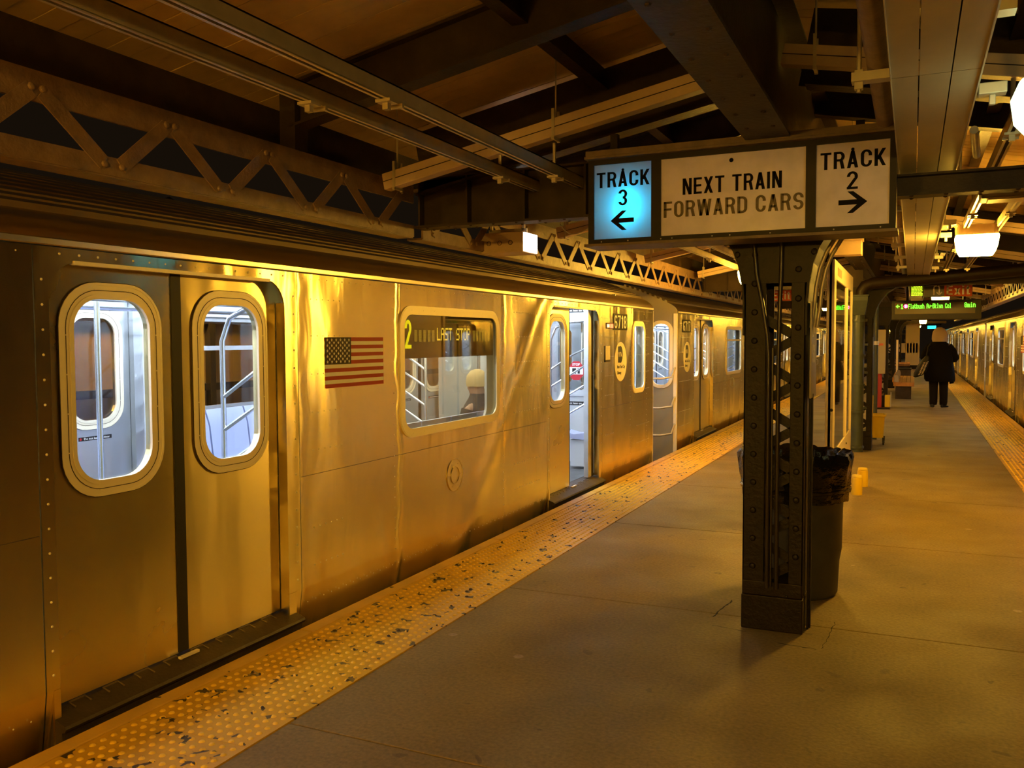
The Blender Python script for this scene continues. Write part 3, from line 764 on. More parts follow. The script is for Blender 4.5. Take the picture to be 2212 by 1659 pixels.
for x in (-1.50, -.25): m = MB(); m.box(x-.02, x+.02, SY+.05, SY+.09, ZT, 2.72 if x < -1 else 2.66); m.build('hanger_strap', FR, root)
m = MB(); m.box(-1.0, -.3, SY+.06, SY+.40, ZT+.012, ZT+.02); m.build('back_bracket', FR, root)
# thin wire looping from the rail behind the sign
m = MB(); m.tube([(-2.14-.06*math.sin(t*PI)+.30*t, 5.3, 2.53-.25*math.sin(t*PI*.75)) for t in [i/14 for i in range(15)]], .0025, 6)
tag(m.build('hanging_wire', GALV, smooth=True), 'thin pale wire drooping from the rail left of the lit track 3 sign', 'wire')

# conductor signal box over the train
root = thing('signal_box', 'tan metal box with three round discs and a glaring white end, over the train roof', 'signal box', (-2.84, 6.1, 2.33))
m = MB(); m.box(-3.02, -2.67, 6.0, 6.28, 2.262, 2.415); m.build('case', WIREWAY, root, bevel=.008)
for x in (-2.95, -2.86, -2.77):
    m = MB(); m.plate(circle2(x, 2.335, .018, 16), [circle2(x, 2.335, .015, 16)], .003, (0, 5.998, 0), X_, Z_, Y_); m.build('disc', BEAMPAINT, root)
m = MB(); m.box(-2.67, -2.66, 6.02, 6.26, 2.27, 2.41); m.build('light_panel', emis('white_panel', (1, .93, .8), 6), root)
m = MB(); m.box(-3.0, -2.68, 6.1, 6.12, 2.415, 2.45); m.box(-2.99, -2.97, 6.1, 6.12, 2.44, 2.66); m.box(-2.72, -2.70, 6.1, 6.12, 2.44, 2.66); m.build('hanger_bar', RAILP, root)

# ================================================================== SUBWAY CARS
LEN = 15.62; WID = 2.65
DZ0, DZ1 = .095, 1.93
DOOR_W = 1.44
BLK = M('blind_dark', (.05, .038, .02), .35)
LEDY = emis('led_yellow', (.80, .85, .0), 1.3)
LEDO = emis('led_dim', (.8, .62, .06), 1.5)
def bp_door(cy): return cy-DOOR_W/2, cy+DOOR_W/2

def ring(mb, y0, y1, z0, z1, r, wdt, x, t, sx=1):
    mb.plate(rrect(y0, y1, z0, z1, r, 8), [rrect(y0+wdt, y1-wdt, z0+wdt, z1-wdt, max(r-wdt, .02), 8)], t, (x, 0, 0), Y_, Z_, X_)

def door_leaf(root, yc, x=-.075, side=0, name='door_leaf', mat=None, sticker=True, win=(.265, .935, 1.85), n_glass=GLASS, inner=False):
    """one sliding leaf, centre yc, in plane x; sub-parts: window frame, glass"""
    hw = .337; W_, za, zb = win
    m = MB(); m.plate(rect2(yc-hw-(.07 if side < 0 else 0), yc+hw+(.07 if side > 0 else 0), DZ0-.003, DZ1+.02), [rrect(yc-W_+.06, yc+W_-.06, za+.06, zb-.06, .13, 8)], .036, (x, 0, 0), Y_, Z_, X_)
    leaf = m.build(name, mat or STEEL_DOOR, root)
    m = MB(); sg = -1 if inner else 1
    ring(m, yc-W_-.006, yc+W_+.006, za-.006, zb+.006, .19, .012, x+.018*sg, .020)
    ring(m, yc-W_+.002, yc+W_-.002, za+.002, zb-.002, .186, .052, x+.020*sg, .012)
    ring(m, yc-W_+.045, yc+W_-.045, za+.045, zb-.045, .15, .020, x+.022*sg, .014)
    if not inner:
        for s_ in (-1, 1):
            for z in [za+.2+i*.165 for i in range(4)]: m.dome((x+.026, yc+s_*(W_-.028), z), .004, .002, 0, 6)
        for yy in (-.09, .09): m.dome((x+.026, yc+yy, zb-.025), .004, .002, 0, 6); m.dome((x+.026, yc+yy, za+.025), .004, .002, 0, 6)
    m.mat(STEEL_RING); m.mi = [0]*len(m.f); m.mat(SILL); ring(m, yc-W_+.026, yc+W_-.026, za+.026, zb-.026, .165, .003, x+.0265*sg, .0012); ring(m, yc-W_-.009, yc+W_+.009, za-.009, zb+.009, .192, .004, x+.019*sg, .012)
    m.build('window_frame', None, leaf)
    m = MB(); m.plate(rrect(yc-W_+.062, yc+W_-.062, za+.062, zb-.062, .12, 8), [], .005, (x, 0, 0), Y_, Z_, X_); m.build('window_pane', n_glass, leaf)
    return leaf

def sticker(mb, o, U, V, N_, w=.30, h=.030, txt='Do not lean on door'):
    o, U, V, N_ = map(Vector, (o, U, V, N_))
    mb.mat(BLACK).plate(rect2(-w/2, w/2, -h/2, h/2), [], .002, o, U, V, N_)
    mb.mat(M('sticker_red', (.5, .03, .03), .4)).plate(circle2(-w/2+h*.6, 0, h*.33, 12), [], .003, o, U, V, N_)
    mb.mat(M('sticker_white', (.8, .8, .8), .4)).text(txt, o+U*(h*.5)+N_*.0015, U, V, N_, w=w*.78, h=h*.55, t=.001, bold=.01)

def bench_rail(root, y, x0, x1):
    """ladder of slanted tubes at a bench end: low at the aisle (x0), high at the wall (x1)"""
    m = MB()
    m.tube([(x0, y, .12), (x0, y, 1.60), (x0+(x1-x0)*.12, y, 1.74), (x0+(x1-x0)*.4, y, 1.80), (x1, y, 1.82)], .016, 10)
    m.tube([(x1, y, .5), (x1, y, 1.35)], .012, 8)
    for z in (.62, .84, 1.06): m.tube([(x0, y, z), (x1, y, z+.30)], .013, 8)
    m.tube([(x0, y, 1.26), (x0+(x1-x0)*.5, y, 1.42), (x1, y, 1.54)], .013, 8)
    m.build('bench_rail', CHROME, root, smooth=True)

def bench(root, ya, yb, xw, sg):
    """moulded bucket bench along a wall; sg = direction from the wall to the aisle"""
    n = max(1, round((yb-ya)/.47)); m = MB()
    prof = [(.02, 1.0), (.05, 1.0), (.10, .86), (.13, .62), (.17, .52), (.30, .50), (.43, .53), (.455, .50), (.44, .46), (.12, .43), (.02, .43)]
    w_ = (yb-ya)/n
    for i in range(n):
        R = []
        for t in (0.02, .2, .5, .8, .98):
            dip = .022*math.sin(t*PI)
            R.append([(xw+sg*(p[0]), ya+(i+t)*w_, p[1]-(dip if p[1] < .6 and p[0] > .12 else 0)) for p in prof])
        m.rings(R)
    m.build('bench_seat', SEAT, root, smooth=True)
    m = MB(); m.box(min(xw, xw+sg*.36), max(xw, xw+sg*.36), ya+.05, yb-.05, .12, .43); m.build('bench_base', GREYIN, root)

def make_car(label, y0, cab=False, number=None, flag=False, open_door=True, far=False, group=None):
    root = thing('subway_car', label, 'train car', (0, 0, 0), group)
    doors = [1.46, 6.70+.71, 11.98+.74] if cab else [1.80, 7.05, 12.30]
    if cab: doors = [2.15, 7.41, 12.70]
    fdoors = [d+1.25 for d in doors[:2]] + ([13.91] if cab else [13.4])
    # --- side skins
    segs = []; cur = 0.0
    for d in doors:
        a, b2 = d-.785, d+.83
        segs.append(('p', cur, a)); segs.append(('d', a, b2, d)); cur = b2
    segs.append(('p', cur, LEN))
    wins = []
    for s_ in segs:
        if s_[0] == 'p':
            _, a, b2 = s_
            holes = []
            L_ = b2-a
            if cab and b2 == LEN:
                holes.append(('cab', 14.66, 15.23, .93, 1.83))
            elif L_ > 2.5:
                c_ = a+1.84 if cab else (a+b2)/2
                holes.append(('w', c_-.78, c_+.78, .93, 1.84))
            m = MB()
            m.prism([(.006, .186), (-.050, -.25), (-.062, -.25), (-.006, .186)], 1, a+.003, b2-.003)
            m.plate(rect2(a+.003, b2-.003, .185, 1.983), [rrect(h[1]+.03, h[2]-.03, h[3]+.03, h[4]-.03, .10, 6) for h in holes], .012, (0, 0, 0), Y_, Z_, X_)
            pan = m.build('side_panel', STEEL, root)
            rv = MB()       # rivet lines of the panel
            for zz in (.30, .52, .97, 1.19, 1.41, 1.63, 1.84):
                for base in ((a+.12, a+.40), (b2-.75, b2-.15)):
                    yy = base[0]
                    while yy < base[1]:
                        rv.dome((.006, yy, zz), .0045, .003, 0, 6); yy += .055
            yy = a+.05
            while yy < b2-.04: rv.dome((.006, yy, 1.955), .004, .0025, 0, 6); rv.dome((.006, yy, .10), .004, .0025, 0, 6); yy += .075
            for h in holes:
                for xx in (h[1]-.07, h[2]+.08):
                    zz = .2
                    while zz < 1.9: rv.dome((.006, xx, zz), .0045, .003, 0, 6); zz += .07
            rv.build('rivets', STEEL_RING, pan, smooth=True)
            sm = MB(); sm.box(.0058, .0066, a+.01, b2-.01, .8275, .8300)
            sm.build('lap_seam', SILL, pan)
            for h in holes: wins.append(h)
        else:
            _, a, b2, d = s_
            o0, o1 = bp_door(d)
            m = MB(); m.plate([(a+.003, .185), (o0, .185)]+[p for p in reversed(rrect(o0, o1, 0, DZ1, .15, 8)[:18])]+[(o1, .185), (b2-.003, .185), (b2-.003, 1.983), (a+.003, 1.983)], [], .012, (0, 0, 0), Y_, Z_, X_)
            for u0, u1 in ((a+.003, o0-.031), (o1+.061, b2-.003)): m.prism([(.006, .186), (-.050, -.25), (-.062, -.25), (-.006, .186)], 1, u0, u1)
            for u0, u1 in ((o0-.031, o0), (o1, o1+.061)): m.box(-.006, .006, u0, u1, -.24, .186)
            # pocket lining
            for yy in (o0, o1): m.box(-.052, -.006, min(yy, yy+.012*(1 if yy == o1 else -1)), max(yy, yy+.012*(1 if yy == o1 else -1)), DZ0, DZ1-.12)
            m.box(-.052, -.006, o0+.14, o1-.14, DZ1, DZ1+.012)
            dp = m.build('door_surround', STEEL, root)
            rv = MB()
            for k in range(16): rv.dome((.006, a+.12+k*(b2-a-.24)/15, 1.958), .006, .004, 0, 6)
            for k in range(17):
                for yy in (a+.035, b2-.035): rv.dome((.006, yy, .25+k*.10), .006, .004, 0, 6)
            for k in range(6): rv.dome((-.06, o1-.0005, .35+k*.25), .005, .003, 1, 6, -1)
            rv.build('rivets', STEEL_RING, dp, smooth=True)
            m = MB(); m.box(-.02, .012, o0+.12, o1-.12, DZ1-.012, DZ1+.004); m.build('header_strip', STEEL_RING, root)
            m = MB(); m.mat(SILL)
            m.prism([(-.13, DZ0-.004), (-.04, DZ0-.012), (.062, DZ0-.050), (.068, DZ0-.062), (.062, DZ0-.075), (.045, DZ0-.08), (.045, -.24), (-.13, -.24)], 1, o0-.03, o1+.06)
            m.mat(SILLT)
            k = o0+.08
            while k < o1-.08:
                m.bar((-.055, k, DZ0-.010), (-.01, k, DZ0-.021), .006, .006); m.bar((-.055, k+.078, DZ0-.010), (-.01, k+.078, DZ0-.021), .006, .006); m.box(-.055, -.049, k, k+.08, DZ0-.013, DZ0-.005); k += .17
            m.mat(STEEL_RING).box(-.030, -.012, d-.06, d+.06, DZ0-.018, DZ0-.006)
            m.build('door_sill', None, root)
    # --- side windows
    for h in wins:
        kind, a, b2, z0, z1 = h
        m = MB(); R = .15
        ring(m, a, b2, z0, z1, R, .012, .008, .010); ring(m, a+.006, b2-.006, z0+.006, z1-.006, R, .055, .010, .010)
        if kind == 'w':
            for k in range(9):
                t = a+.16+k*(b2-a-.32)/8
                for z in (z0+.03, z1-.03): m.dome((.015, t, z), .004, .002, 0, 6)
            for k in range(5):
                for yy in (a+.03, b2-.03): m.dome((.015, yy, z0+.15+k*.15), .004, .002, 0, 6)
        if not cab and kind == 'w': m.box(-.004, .014, a+.04, b2-.04, 1.565, 1.60)
        fr = m.build('side_window', STEEL_RING, root)
        m = MB(); m.plate(rrect(a+.05, b2-.05, z0+.05, z1-.05, .10, 6), [], .005, (-.004, 0, 0), Y_, Z_, X_); m.build('window_pane', GLASSD if (cab and kind == 'w') else GLASS, fr)
        if cab and kind == 'w':
            m = MB(); m.mat(BLK).box(-.06, -.035, a+.03, b2-.03, 1.475, z1-.03)
            ds = m.build('destination_sign', None, root)
            if d is not None and abs(a-(segs[2][1] if False else a)) < 9:
                m = MB(); m.mat(LEDY)
                btext(m, '2', (-.034, a+.185, 1.645), Y_, Z_, X_, .085, .20, .001, sw=.16)
                m.mat(LEDO)
                c = .0135; x = a+.30
                dots(m, 'LAST STOP', (-.034, a+.59, 1.600), Y_, Z_, X_, .0135, .9, .001, sx=.74)
                m.mat(emis('led_faint', (.5, .40, .05), .5))
                for k in range(5): dots(m, '#', (-.034, a+.27+k*.062, 1.592), Y_, Z_, X_, c*.9, .8, .001, sx=.6)
                for k in range(6): dots(m, '#', (-.034, a+1.17+k*.052, 1.592), Y_, Z_, X_, c*.9, .8, .001, sx=.5)
                m.build('lettering', None, ds)
    # --- doors
    for i, d in enumerate(doors):
        if cab and i == 2 and open_door:
            door_leaf(root, d-.38, side=-1)         # left leaf shut, right leaf slid away
            m = MB(); m.box(-.095, -.057, d-.043, d-.022, DZ0, DZ1); m.build('door_edge', RUBBER, root)
            m = MB(); m.box(-.10, -.05, d+DOOR_W/2-.20, d+DOOR_W/2-.10, DZ0, DZ1); m.build('door_leaf', STEEL_IN, root)
            m = MB(); m.box(-.10, -.05, d+DOOR_W/2-.10, d+DOOR_W/2-.03, DZ0, DZ1); m.build('door_edge', RUBBER, root)
        else:
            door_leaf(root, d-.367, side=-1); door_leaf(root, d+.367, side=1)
            m = MB(); m.box(-.10, -.052, d-.030, d+.030, DZ0, DZ1+.01); m.build('door_edge', RUBBER, root)
    # --- far side wall
    m = MB(); fo = []
    for d in fdoors: fo.append(rect2(d-.70, d+.70, DZ0, DZ1))
    fw_ = []
    for p, q in zip(fdoors, fdoors[1:]): fw_.append((p+1.18, q-1.30))
    for a, b2 in fw_: fo.append(rrect(a, b2, 1.0, 1.80, .12, 6))
    m.plate(rect2(.003, LEN-.003, -.25, 1.983), fo, .012, (-WID, 0, 0), Y_, Z_, X_); m.build('side_panel', STEEL_IN, root)
    for d in fdoors:
        for s_ in (-1, 1):
            lf = door_leaf(root, d+s_*.37, -WID+.05, mat=STEEL_IN, inner=False)
            m = MB(); sticker(m, (-WID+.0685, d+s_*.37-.0, .86), (0, 1, 0), Z_, X_); m.build('sticker', None, lf)
        m = MB(); m.box(-WID+.03, -WID+.075, d-.028, d+.028, DZ0, DZ1); m.build('door_edge', RUBBER, root)
        m = MB(); m.box(-WID+.01, -WID+.12, d-.80, d-.71, DZ0, 2.0); m.box(-WID+.01, -WID+.12, d+.71, d+.80, DZ0, 2.0); m.box(-WID+.01, -WID+.12, d-.80, d+.80, DZ1, 2.08); m.build('door_pillar', STEEL_IN, root)
    for a, b2 in fw_:
        m = MB(); ring(m, a-.03, b2+.03, .97, 1.83, .13, .05, -WID+.02, .03); m.box(-WID, -WID+.03, a, b2, 1.52, 1.56); f_ = m.build('side_window', STEEL_IN, root)
        m = MB(); m.plate(rrect(a, b2, 1.0, 1.80, .12, 6), [], .005, (-WID+.005, 0, 0), Y_, Z_, X_); m.build('window_pane', GLASS, f_)
    # --- interior
    m = MB(); m.box(-WID+.02, -.14, .05, LEN-.05, .03, DZ0-.005); m.build('car_floor', CARFLOOR, root)
    m = MB(); m.mat(WHITEIN)
    m.strip([(-.10, 1.95), (-.16, 2.02), (-.30, 2.12), (-.55, 2.20), (-WID+.55, 2.20), (-WID+.30, 2.12), (-WID+.16, 2.02), (-WID+.06, 1.95)], .03, LEN-.03)
    m.build('car_ceiling', WHITEIN, root, smooth=True)
    for x in (-.62, -WID+.62): m = MB(); m.box(x-.07, x+.07, .4, LEN-.4, 2.165, 2.19); m.build('light_strip', STRIP, root)
    m = MB()       # wall lining between the doors on both sides
    for s_ in segs:
        if s_[0] != 'p' or s_[2]-s_[1] < .5: continue
        _, a, b2 = s_
        hs = [rrect(h[1]-.0, h[2]+.0, h[3], h[4], .12, 6) for h in wins if h[1] > a and h[2] < b2]
        m.plate(rect2(a+.0, b2-.0, DZ0, 2.02), hs, .02, (-.12, 0, 0), Y_, Z_, X_)
    prev = .05
    for d in fdoors+[LEN+.7]:
        a, b2 = prev, min(d-.80, LEN-.05)
        if b2 > a+.1:
            hs = [rrect(p-.02, q+.02, .98, 1.82, .12, 6) for p, q in fw_ if p > a and q < b2]
            m.plate(rect2(a, b2, DZ0, 2.02), hs, .02, (-WID+.10, 0, 0), Y_, Z_, X_)
        prev = d+.80
    m.build('wall_lining', WHITEIN, root)
    for (a, b2) in [(s_[1], s_[2]) for s_ in segs if s_[0] == 'p' and s_[2]-s_[1] > 1.5]:
        if cab and b2 == LEN: b2 = 14.3
        bench(root, a+.25, b2-.25, -.13, -1); bench_rail(root, a+.12, -.66, -.15); 
        if b2 != 14.3: bench_rail(root, b2-.12, -.66, -.15)
        if cab and 7.5 < b2 < 12.5:
            m = MB(); m.box(-.62, -.13, b2-.16, b2-.14, .12, 1.95); m.build('screen_panel', WHITEIN, root)
    for p, q in zip(fdoors, fdoors[1:]):
        bench(root, p+.95, q-.95, -WID+.11, 1); bench_rail(root, p+.86, -WID+.66, -WID+.15); bench_rail(root, q-.86, -WID+.66, -WID+.15)
    for d in doors: m = MB(); m.tube([(-1.15, d+.47, DZ0), (-1.15, d+.47, 2.2)], .017, 10); m.build('grab_pole', CHROME, root, smooth=True)
    m = MB(); m.tube([(-.75, .6, 1.83), (-.75, LEN-1.6, 1.83)], .015, 8); m.tube([(-WID+.75, .6, 1.83), (-WID+.75, LEN-1.6, 1.83)], .015, 8)
    for k in range(12):
        for x in (-.75, -WID+.75): m.tube([(x, .8+k*1.2, 1.83), (x, .8+k*1.2, 2.19)], .011, 6)
    m.build('overhead_rail', CHROME, root, smooth=True)
    # ends
    ends = []
    arch = [(-.003, -.3), (-.003, 1.98)]+roof_profile()[3:-3]+[(-WID+.003, 1.98), (-WID+.003, -.3)]
    for ye, sgn in ((.004, -1), (LEN-.004, 1)):
        m = MB()
        m.plate(arch, [rrect(-.37, -.11, .93, 1.83, .11, 6), rrect(-1.66, -.99, .12, 1.9, .05, 3)], .02, (0, ye, 0), X_, Z_, (0, -1, 0)); ew = m.build('end_wall', END_STEEL, root)
        m = MB()
        for x0_, x1_, r_, in ((-.42, -.06, .16),):
            m.plate(rrect(x0_, x1_, .88, 1.88, r_, 8), [rrect(x0_+.05, x1_-.05, .93, 1.83, r_-.05, 8)], .02, (0, ye+sgn*.012, 0), X_, Z_, (0, -1, 0))
        m.build('window_frame', STEEL_RING, ew)
        m = MB(); m.plate(rrect(-.37, -.11, .93, 1.83, .11, 6), [], .005, (0, ye, 0), X_, Z_, (0, -1, 0)); m.build('window_pane', GLASS, ew)
        m = MB(); m.plate(rect2(-1.65, -1.0, .12, 1.9), [rrect(-1.52, -1.13, 1.0, 1.75, .08, 5)], .02, (0, ye-sgn*.03, 0), X_, Z_, (0, -1, 0)); m.build('end_door', STEEL_IN, root)
        for z in (1.05, .62, .22):
            m = MB(); m.tube([(-.02, ye+sgn*.01, z+.14), (-.03, ye+sgn*.04, z+.12), (-.05, ye+sgn*.15, z), (-.18, ye+sgn*.25, z-.02), (-.33, ye+sgn*.27, z-.02)], .016, 8); m.build('safety_spring', GALV, root, smooth=True)
        m = MB(); m.box(-.05, .002, min(ye, ye+sgn*.03), max(ye, ye+sgn*.03), -.25, 1.98); m.build('corner_post', STEEL_RING, root)
    if cab:
        yc = 14.36      # cab bulkhead
        m = MB(); m.plate(rect2(-WID+.1, -.11, DZ0, 2.15), [rrect(-.84, -.42, .98, 1.82, .16, 8)], .03, (0, yc, 0), X_, Z_, (0, -1, 0)); m.build('cab_bulkhead', GREYIN, root)
        m = MB(); m.plate(rrect(-.91, -.35, .91, 1.89, .20, 8), [rrect(-.84, -.42, .98, 1.82, .15, 8)], .03, (0, yc-.02, 0), X_, Z_, (0, -1, 0)); m.build('window_frame', STEEL_IN, root)
        m = MB(); m.plate(rrect(-.84, -.42, .98, 1.82, .16, 8), [], .005, (0, yc, 0), X_, Z_, (0, -1, 0)); m.build('window_pane', GLASS, root)
        m = MB(); sticker(m, (-.63, yc-.02, .82), X_, Z_, (0, -1, 0), .42, .045); sticker(m, (-.63, yc-.02, 1.96), X_, Z_, (0, -1, 0), .42, .045); m.build('sticker', None, root)
        m = MB(); cx_, cz_ = -.61, 1.22
        m.mat(M('stop_red', (.55, .02, .03), .4)).plate([(cx_+.105*math.cos(PI/8+k*PI/4), cz_+.125*math.sin(PI/8+k*PI/4)) for k in range(8)], [], .003, (0, yc-.01, 0), X_, Z_, (0, -1, 0))
        m.mat(M('sticker_white', (.8, .8, .8), .4)).text('STOP', (cx_, yc-.013, cz_+.078), X_, Z_, (0, -1, 0), w=.10, h=.03, bold=.03)
        m.plate(rect2(cx_-.09, cx_+.09, cz_-.045, cz_+.045), [], .003, (0, yc-.0135, 0), X_, Z_, (0, -1, 0))
        m.mat(BLACK).plate(rect2(cx_-.05, cx_+.0, cz_-.035, cz_+.03), [], .003, (0, yc-.015, 0), X_, Z_, (0, -1, 0)); m.plate(rect2(cx_+.02, cx_+.05, cz_-.035, cz_+.035), [], .003, (0, yc-.015, 0), X_, Z_, (0, -1, 0))
        m.build('stop_sign', None, root)
        m = MB(); m.box(-.47, -.45, yc+.02, LEN-.1, .1, 2.1); m.build('cab_panel', WHITEIN, root)
        m = MB(); m.box(-.40, -.15, yc+.1, LEN-.15, 1.95, 1.97); m.build('light_strip', STRIP, root)
    # --- roof
    m = MB(); m.strip(roof_profile(), 0, LEN); m.build('roof', STEEL_ROOF, root, smooth=.3)
    m = MB(); m.box(-WID+.03, -.03, .1, LEN-.1, -.42, .02)
    for y in (2.2, LEN-2.2): m.box(-WID+.3, -.3, y-1.1, y+1.1, -1.0, -.42)
    m.build('underframe', UNDER, root)
    for y in (1.4, 3.0, LEN-3.0, LEN-1.4):
        for x in (-.62, -WID+.62):
            m = MB(); m.rings([[(x+dx, y+.39*math.cos(2*PI*k/20), -.75+.39*math.sin(2*PI*k/20)) for k in range(20)] for dx in (-.06, .06)]); m.build('wheel', UNDER, root)
    m = MB()
    m.plate(circle2(1.49+LEN/2, .58, .125, 28), [circle2(1.49+LEN/2, .58, .119, 28)], .006, (.009, 0, 0), Y_, Z_, X_) if not cab else m.plate(circle2(10.07, .58, .125, 28), [circle2(10.07, .58, .118, 28)], .006, (.009, 0, 0), Y_, Z_, X_)
    cy_ = 10.07 if cab else 1.49+LEN/2
    m.plate(circle2(cy_, .58, .118, 28), [], .003, (.008, 0, 0), Y_, Z_, X_)
    m.plate(circle2(cy_, .58, .068, 24), [circle2(cy_, .58, .062, 24)], .006, (.012, 0, 0), Y_, Z_, X_)
    for k in range(6): m.dome((.009, cy_+.095*math.cos(k*PI/3), .58+.095*math.sin(k*PI/3)), .006, .003, 0, 6)
    m.build('round_cover', STEEL_DOOR, root)
    if not cab:
        m = MB(); m.tube([(.006, 4.3, .86), (.035, 4.3, .84), (.04, 4.3, .70), (.006, 4.3, .68)], .008, 8); m.build('grab_handle', GALV, root, smooth=True)
    def logo(y, z):
        m = MB(); m.mat(M('logo_disc', (.95, .88, .72), .5)).plate(circle2(y, z, .232, 40), [], .002, (.0075, 0, 0), Y_, Z_, X_)
        m.mat(M('logo_dark', (.035, .035, .06), .4)).plate([(y-.015+.085*math.cos(t), z+.085+.10*math.sin(t)) for t in [k*PI/12 for k in range(-7, 8)]]+[(y-.105, z+.18), (y-.105, z-.01)], [], .002, (.009, 0, 0), Y_, Z_, X_)
        m.mat(M('logo_disc')).text('MTA', (.0108, y-.03, z+.085), Y_, Z_, X_, w=.12, h=.06, bold=.02, t=.001, skew=-.2)
        m.mat(M('logo_dark')).text('New York City', (.009, y+.01, z-.065), Y_, Z_, X_, w=.30, h=.05, bold=.01); m.text('Subway', (.009, y-.06, z-.135), Y_, Z_, X_, w=.15, h=.05, bold=.01)
        m.build('logo_decal', None, root)
    def numplate(y, z, num):
        m = MB(); m.mat(M('number_plate', (.012, .008, .004), .5, spec=.15)).box(.006, .011, y-.27, y+.27, z-.095, z+.095)
        btext(m.mat(M('number_face', (1, 1, .95), .5)), num, (.011, y, z), Y_, Z_, X_, .46, .150, sw=.13)
        m.build('number_plate', None, root)
    if cab:
        numplate(14.18, 1.808, number); logo(14.20, 1.34)
        m = MB(); m.mat(emis('indicator_amber', (1, .42, .12), 5)); m.box(.006, .02, 13.68, 13.74, 1.74, 1.775); m.mat(emis('indicator_red', (1, .12, .04), 3)).box(.006, .02, 13.78, 13.88, 1.735, 1.78)
        m.mat(SILL).box(.004, .012, 13.66, 13.90, 1.725, 1.79)
        m.build('indicator_light', None, root)
        m = MB(); m.mat(SILL).box(.0, .009, 13.60, 13.64, 1.35, 1.53); m.box(0, .009, 13.60, 13.80, 1.35, 1.372); m.mat(STEEL_RING).box(.0, .008, 13.64, 13.8, 1.372, 1.53); m.build('access_box', None, root)
        # flag
        m = MB(); a, b2, z0, z1 = 8.485, 9.105, 1.320, 1.622; hh = (z1-z0)/13
        REDF = M('flag_red', (.48, .035, .015), .5, spec=.2); WHF = M('flag_white', (1.0, .95, .92), .5); NAV = M('flag_navy', (.02, .008, .012), .5, spec=.2)
        for k in range(13): m.mat(REDF if k % 2 == 0 else WHF).box(.006, .0085, a, b2, z1-(k+1)*hh, z1-k*hh)
        cw_ = (b2-a)*.42; m.mat(NAV).box(.0075, .0095, a, a+cw_, z1-7*hh, z1)
        m.mat(WHF)
        for r in range(9):
            for c_ in range(6 if r % 2 == 0 else 5):
                yy = a+cw_*(c_*2+1+(r % 2))/12; zz = z1-7*hh*(r+.5+.5)/10
                st = [(yy+(.011 if q % 2 == 0 else .0045)*math.sin(q*PI/5), zz+(.011 if q % 2 == 0 else .0045)*math.cos(q*PI/5)) for q in range(10)]
                m.prism(st, 0, .009, .0105)
        m.build('flag_decal', None, root)
    else:
        numplate_ = number
        if number: numplate(.55, 1.80, number); logo(.60, 1.33)
    return root

def roof_profile():
    P = [(.006, 1.987), (.014, 1.992), (.014, 2.014), (.004, 2.02), (-.008, 2.045), (-.035, 2.078), (-.08, 2.112), (-.135, 2.138)]
    def zt(x):
        t = (x+.135)/(-WID/2+.135); return 2.138+.34*math.sin(min(1, t)*PI/2)
    x = -.15; k = 0
    while x > -.80:
        P += [(x, zt(x)), (x-.006, zt(x-.006)+.026), (x-.034, zt(x-.034)+.030), (x-.046, zt(x-.046))]
        x -= .078
    x = -.86
    while x > -WID/2: P.append((x, zt(x))); x -= .12
    return P+[(-WID-p[0], p[1]) for p in reversed(P)]

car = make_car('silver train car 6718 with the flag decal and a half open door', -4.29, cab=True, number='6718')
car.location = (-3.15, -4.29, 0)
car2 = make_car('silver train car 6717 coupled beyond the flag car', 0, number='6717')
plain = make_car('silver train car third from the camera on the left track', 0)
car2.location = (-3.15, 12.66, 0)
plain.location = (-3.15, 12.66+16.25, 0)
copy_tree(plain, (-3.15, 12.66+32.5, 0), 0, 'silver train car farthest away on the left track, behind the columns')
RT = [('silver train car nearest on the right track, cut by the picture edge', 27.6), ('silver train car on the right track beside the walking person', 43.85), ('third silver car along the right track', 60.1), ('farthest silver car on the right track, behind the head of the person', 76.35)]
for lb, ye in RT: copy_tree(plain, (1.87, ye, 0), PI, lb)

# striped flag decal on the nearest right-hand car
m = MB(); a, b2, z0, z1 = 18.3, 19.0, 1.32, 1.64; hh = (z1-z0)/13
for k in range(13): m.mat(M('flag_red') if k % 2 == 0 else M('flag_white')).box(1.858, 1.862, a, b2, z1-(k+1)*hh, z1-k*hh)
m.mat(M('flag_navy')).box(1.856, 1.862, a+.42, b2, z1-7*hh, z1)
tag(m.build('flag_decal'), 'red and white striped flag decal on the right hand train at the picture edge', 'decal')

# ================================================================== THINGS ON THE PLATFORM
# trash can with its bag
BX, BY = -.665, 5.74
root = thing('trash_can', 'tall grey round trash can standing right behind the near column', 'trash can', (BX, BY, 0))
m = MB(); m.lathe(BX, BY, [(.25, 0), (.262, .02), (.275, .3), (.298, .74), (.305, .76), (.305, .80), (.29, .80), (.285, .3), (.24, .03)], 40); m.build('body', M('can_plastic', (.075, .070, .058), .5, var=.15), root, smooth=True)
root = thing('bin_bag', 'crumpled black plastic bag folded over the rim of the trash can', 'bag', (BX, BY, .8))
def baglathe(prof, n=72, amp=.010):
    R = []
    ph = [random.uniform(0, 6.28) for _ in range(8)]
    for i, (r, z, a) in enumerate(prof):
        R.append([(BX+(r+a*(math.sin(9*t+ph[0]+i*.4)+.7*math.sin(17*t+ph[1]-i*.3)+.6*math.sin(31*t+ph[2]+i)))*math.cos(t), BY+(r+a*(math.sin(9*t+ph[0]+i*.4)+.7*math.sin(17*t+ph[1]-i*.3)+.6*math.sin(31*t+ph[2]+i)))*math.sin(t),
                   z+a*.45*(math.sin(5*t+ph[3]+i*.5)+math.sin(23*t+ph[4]))) for t in [2*PI*k/n for k in range(n)]])
    return R
BAG = M('bin_bag_plastic', (.012, .010, .009), .20, bump=.9, bs=22, spec=.7)
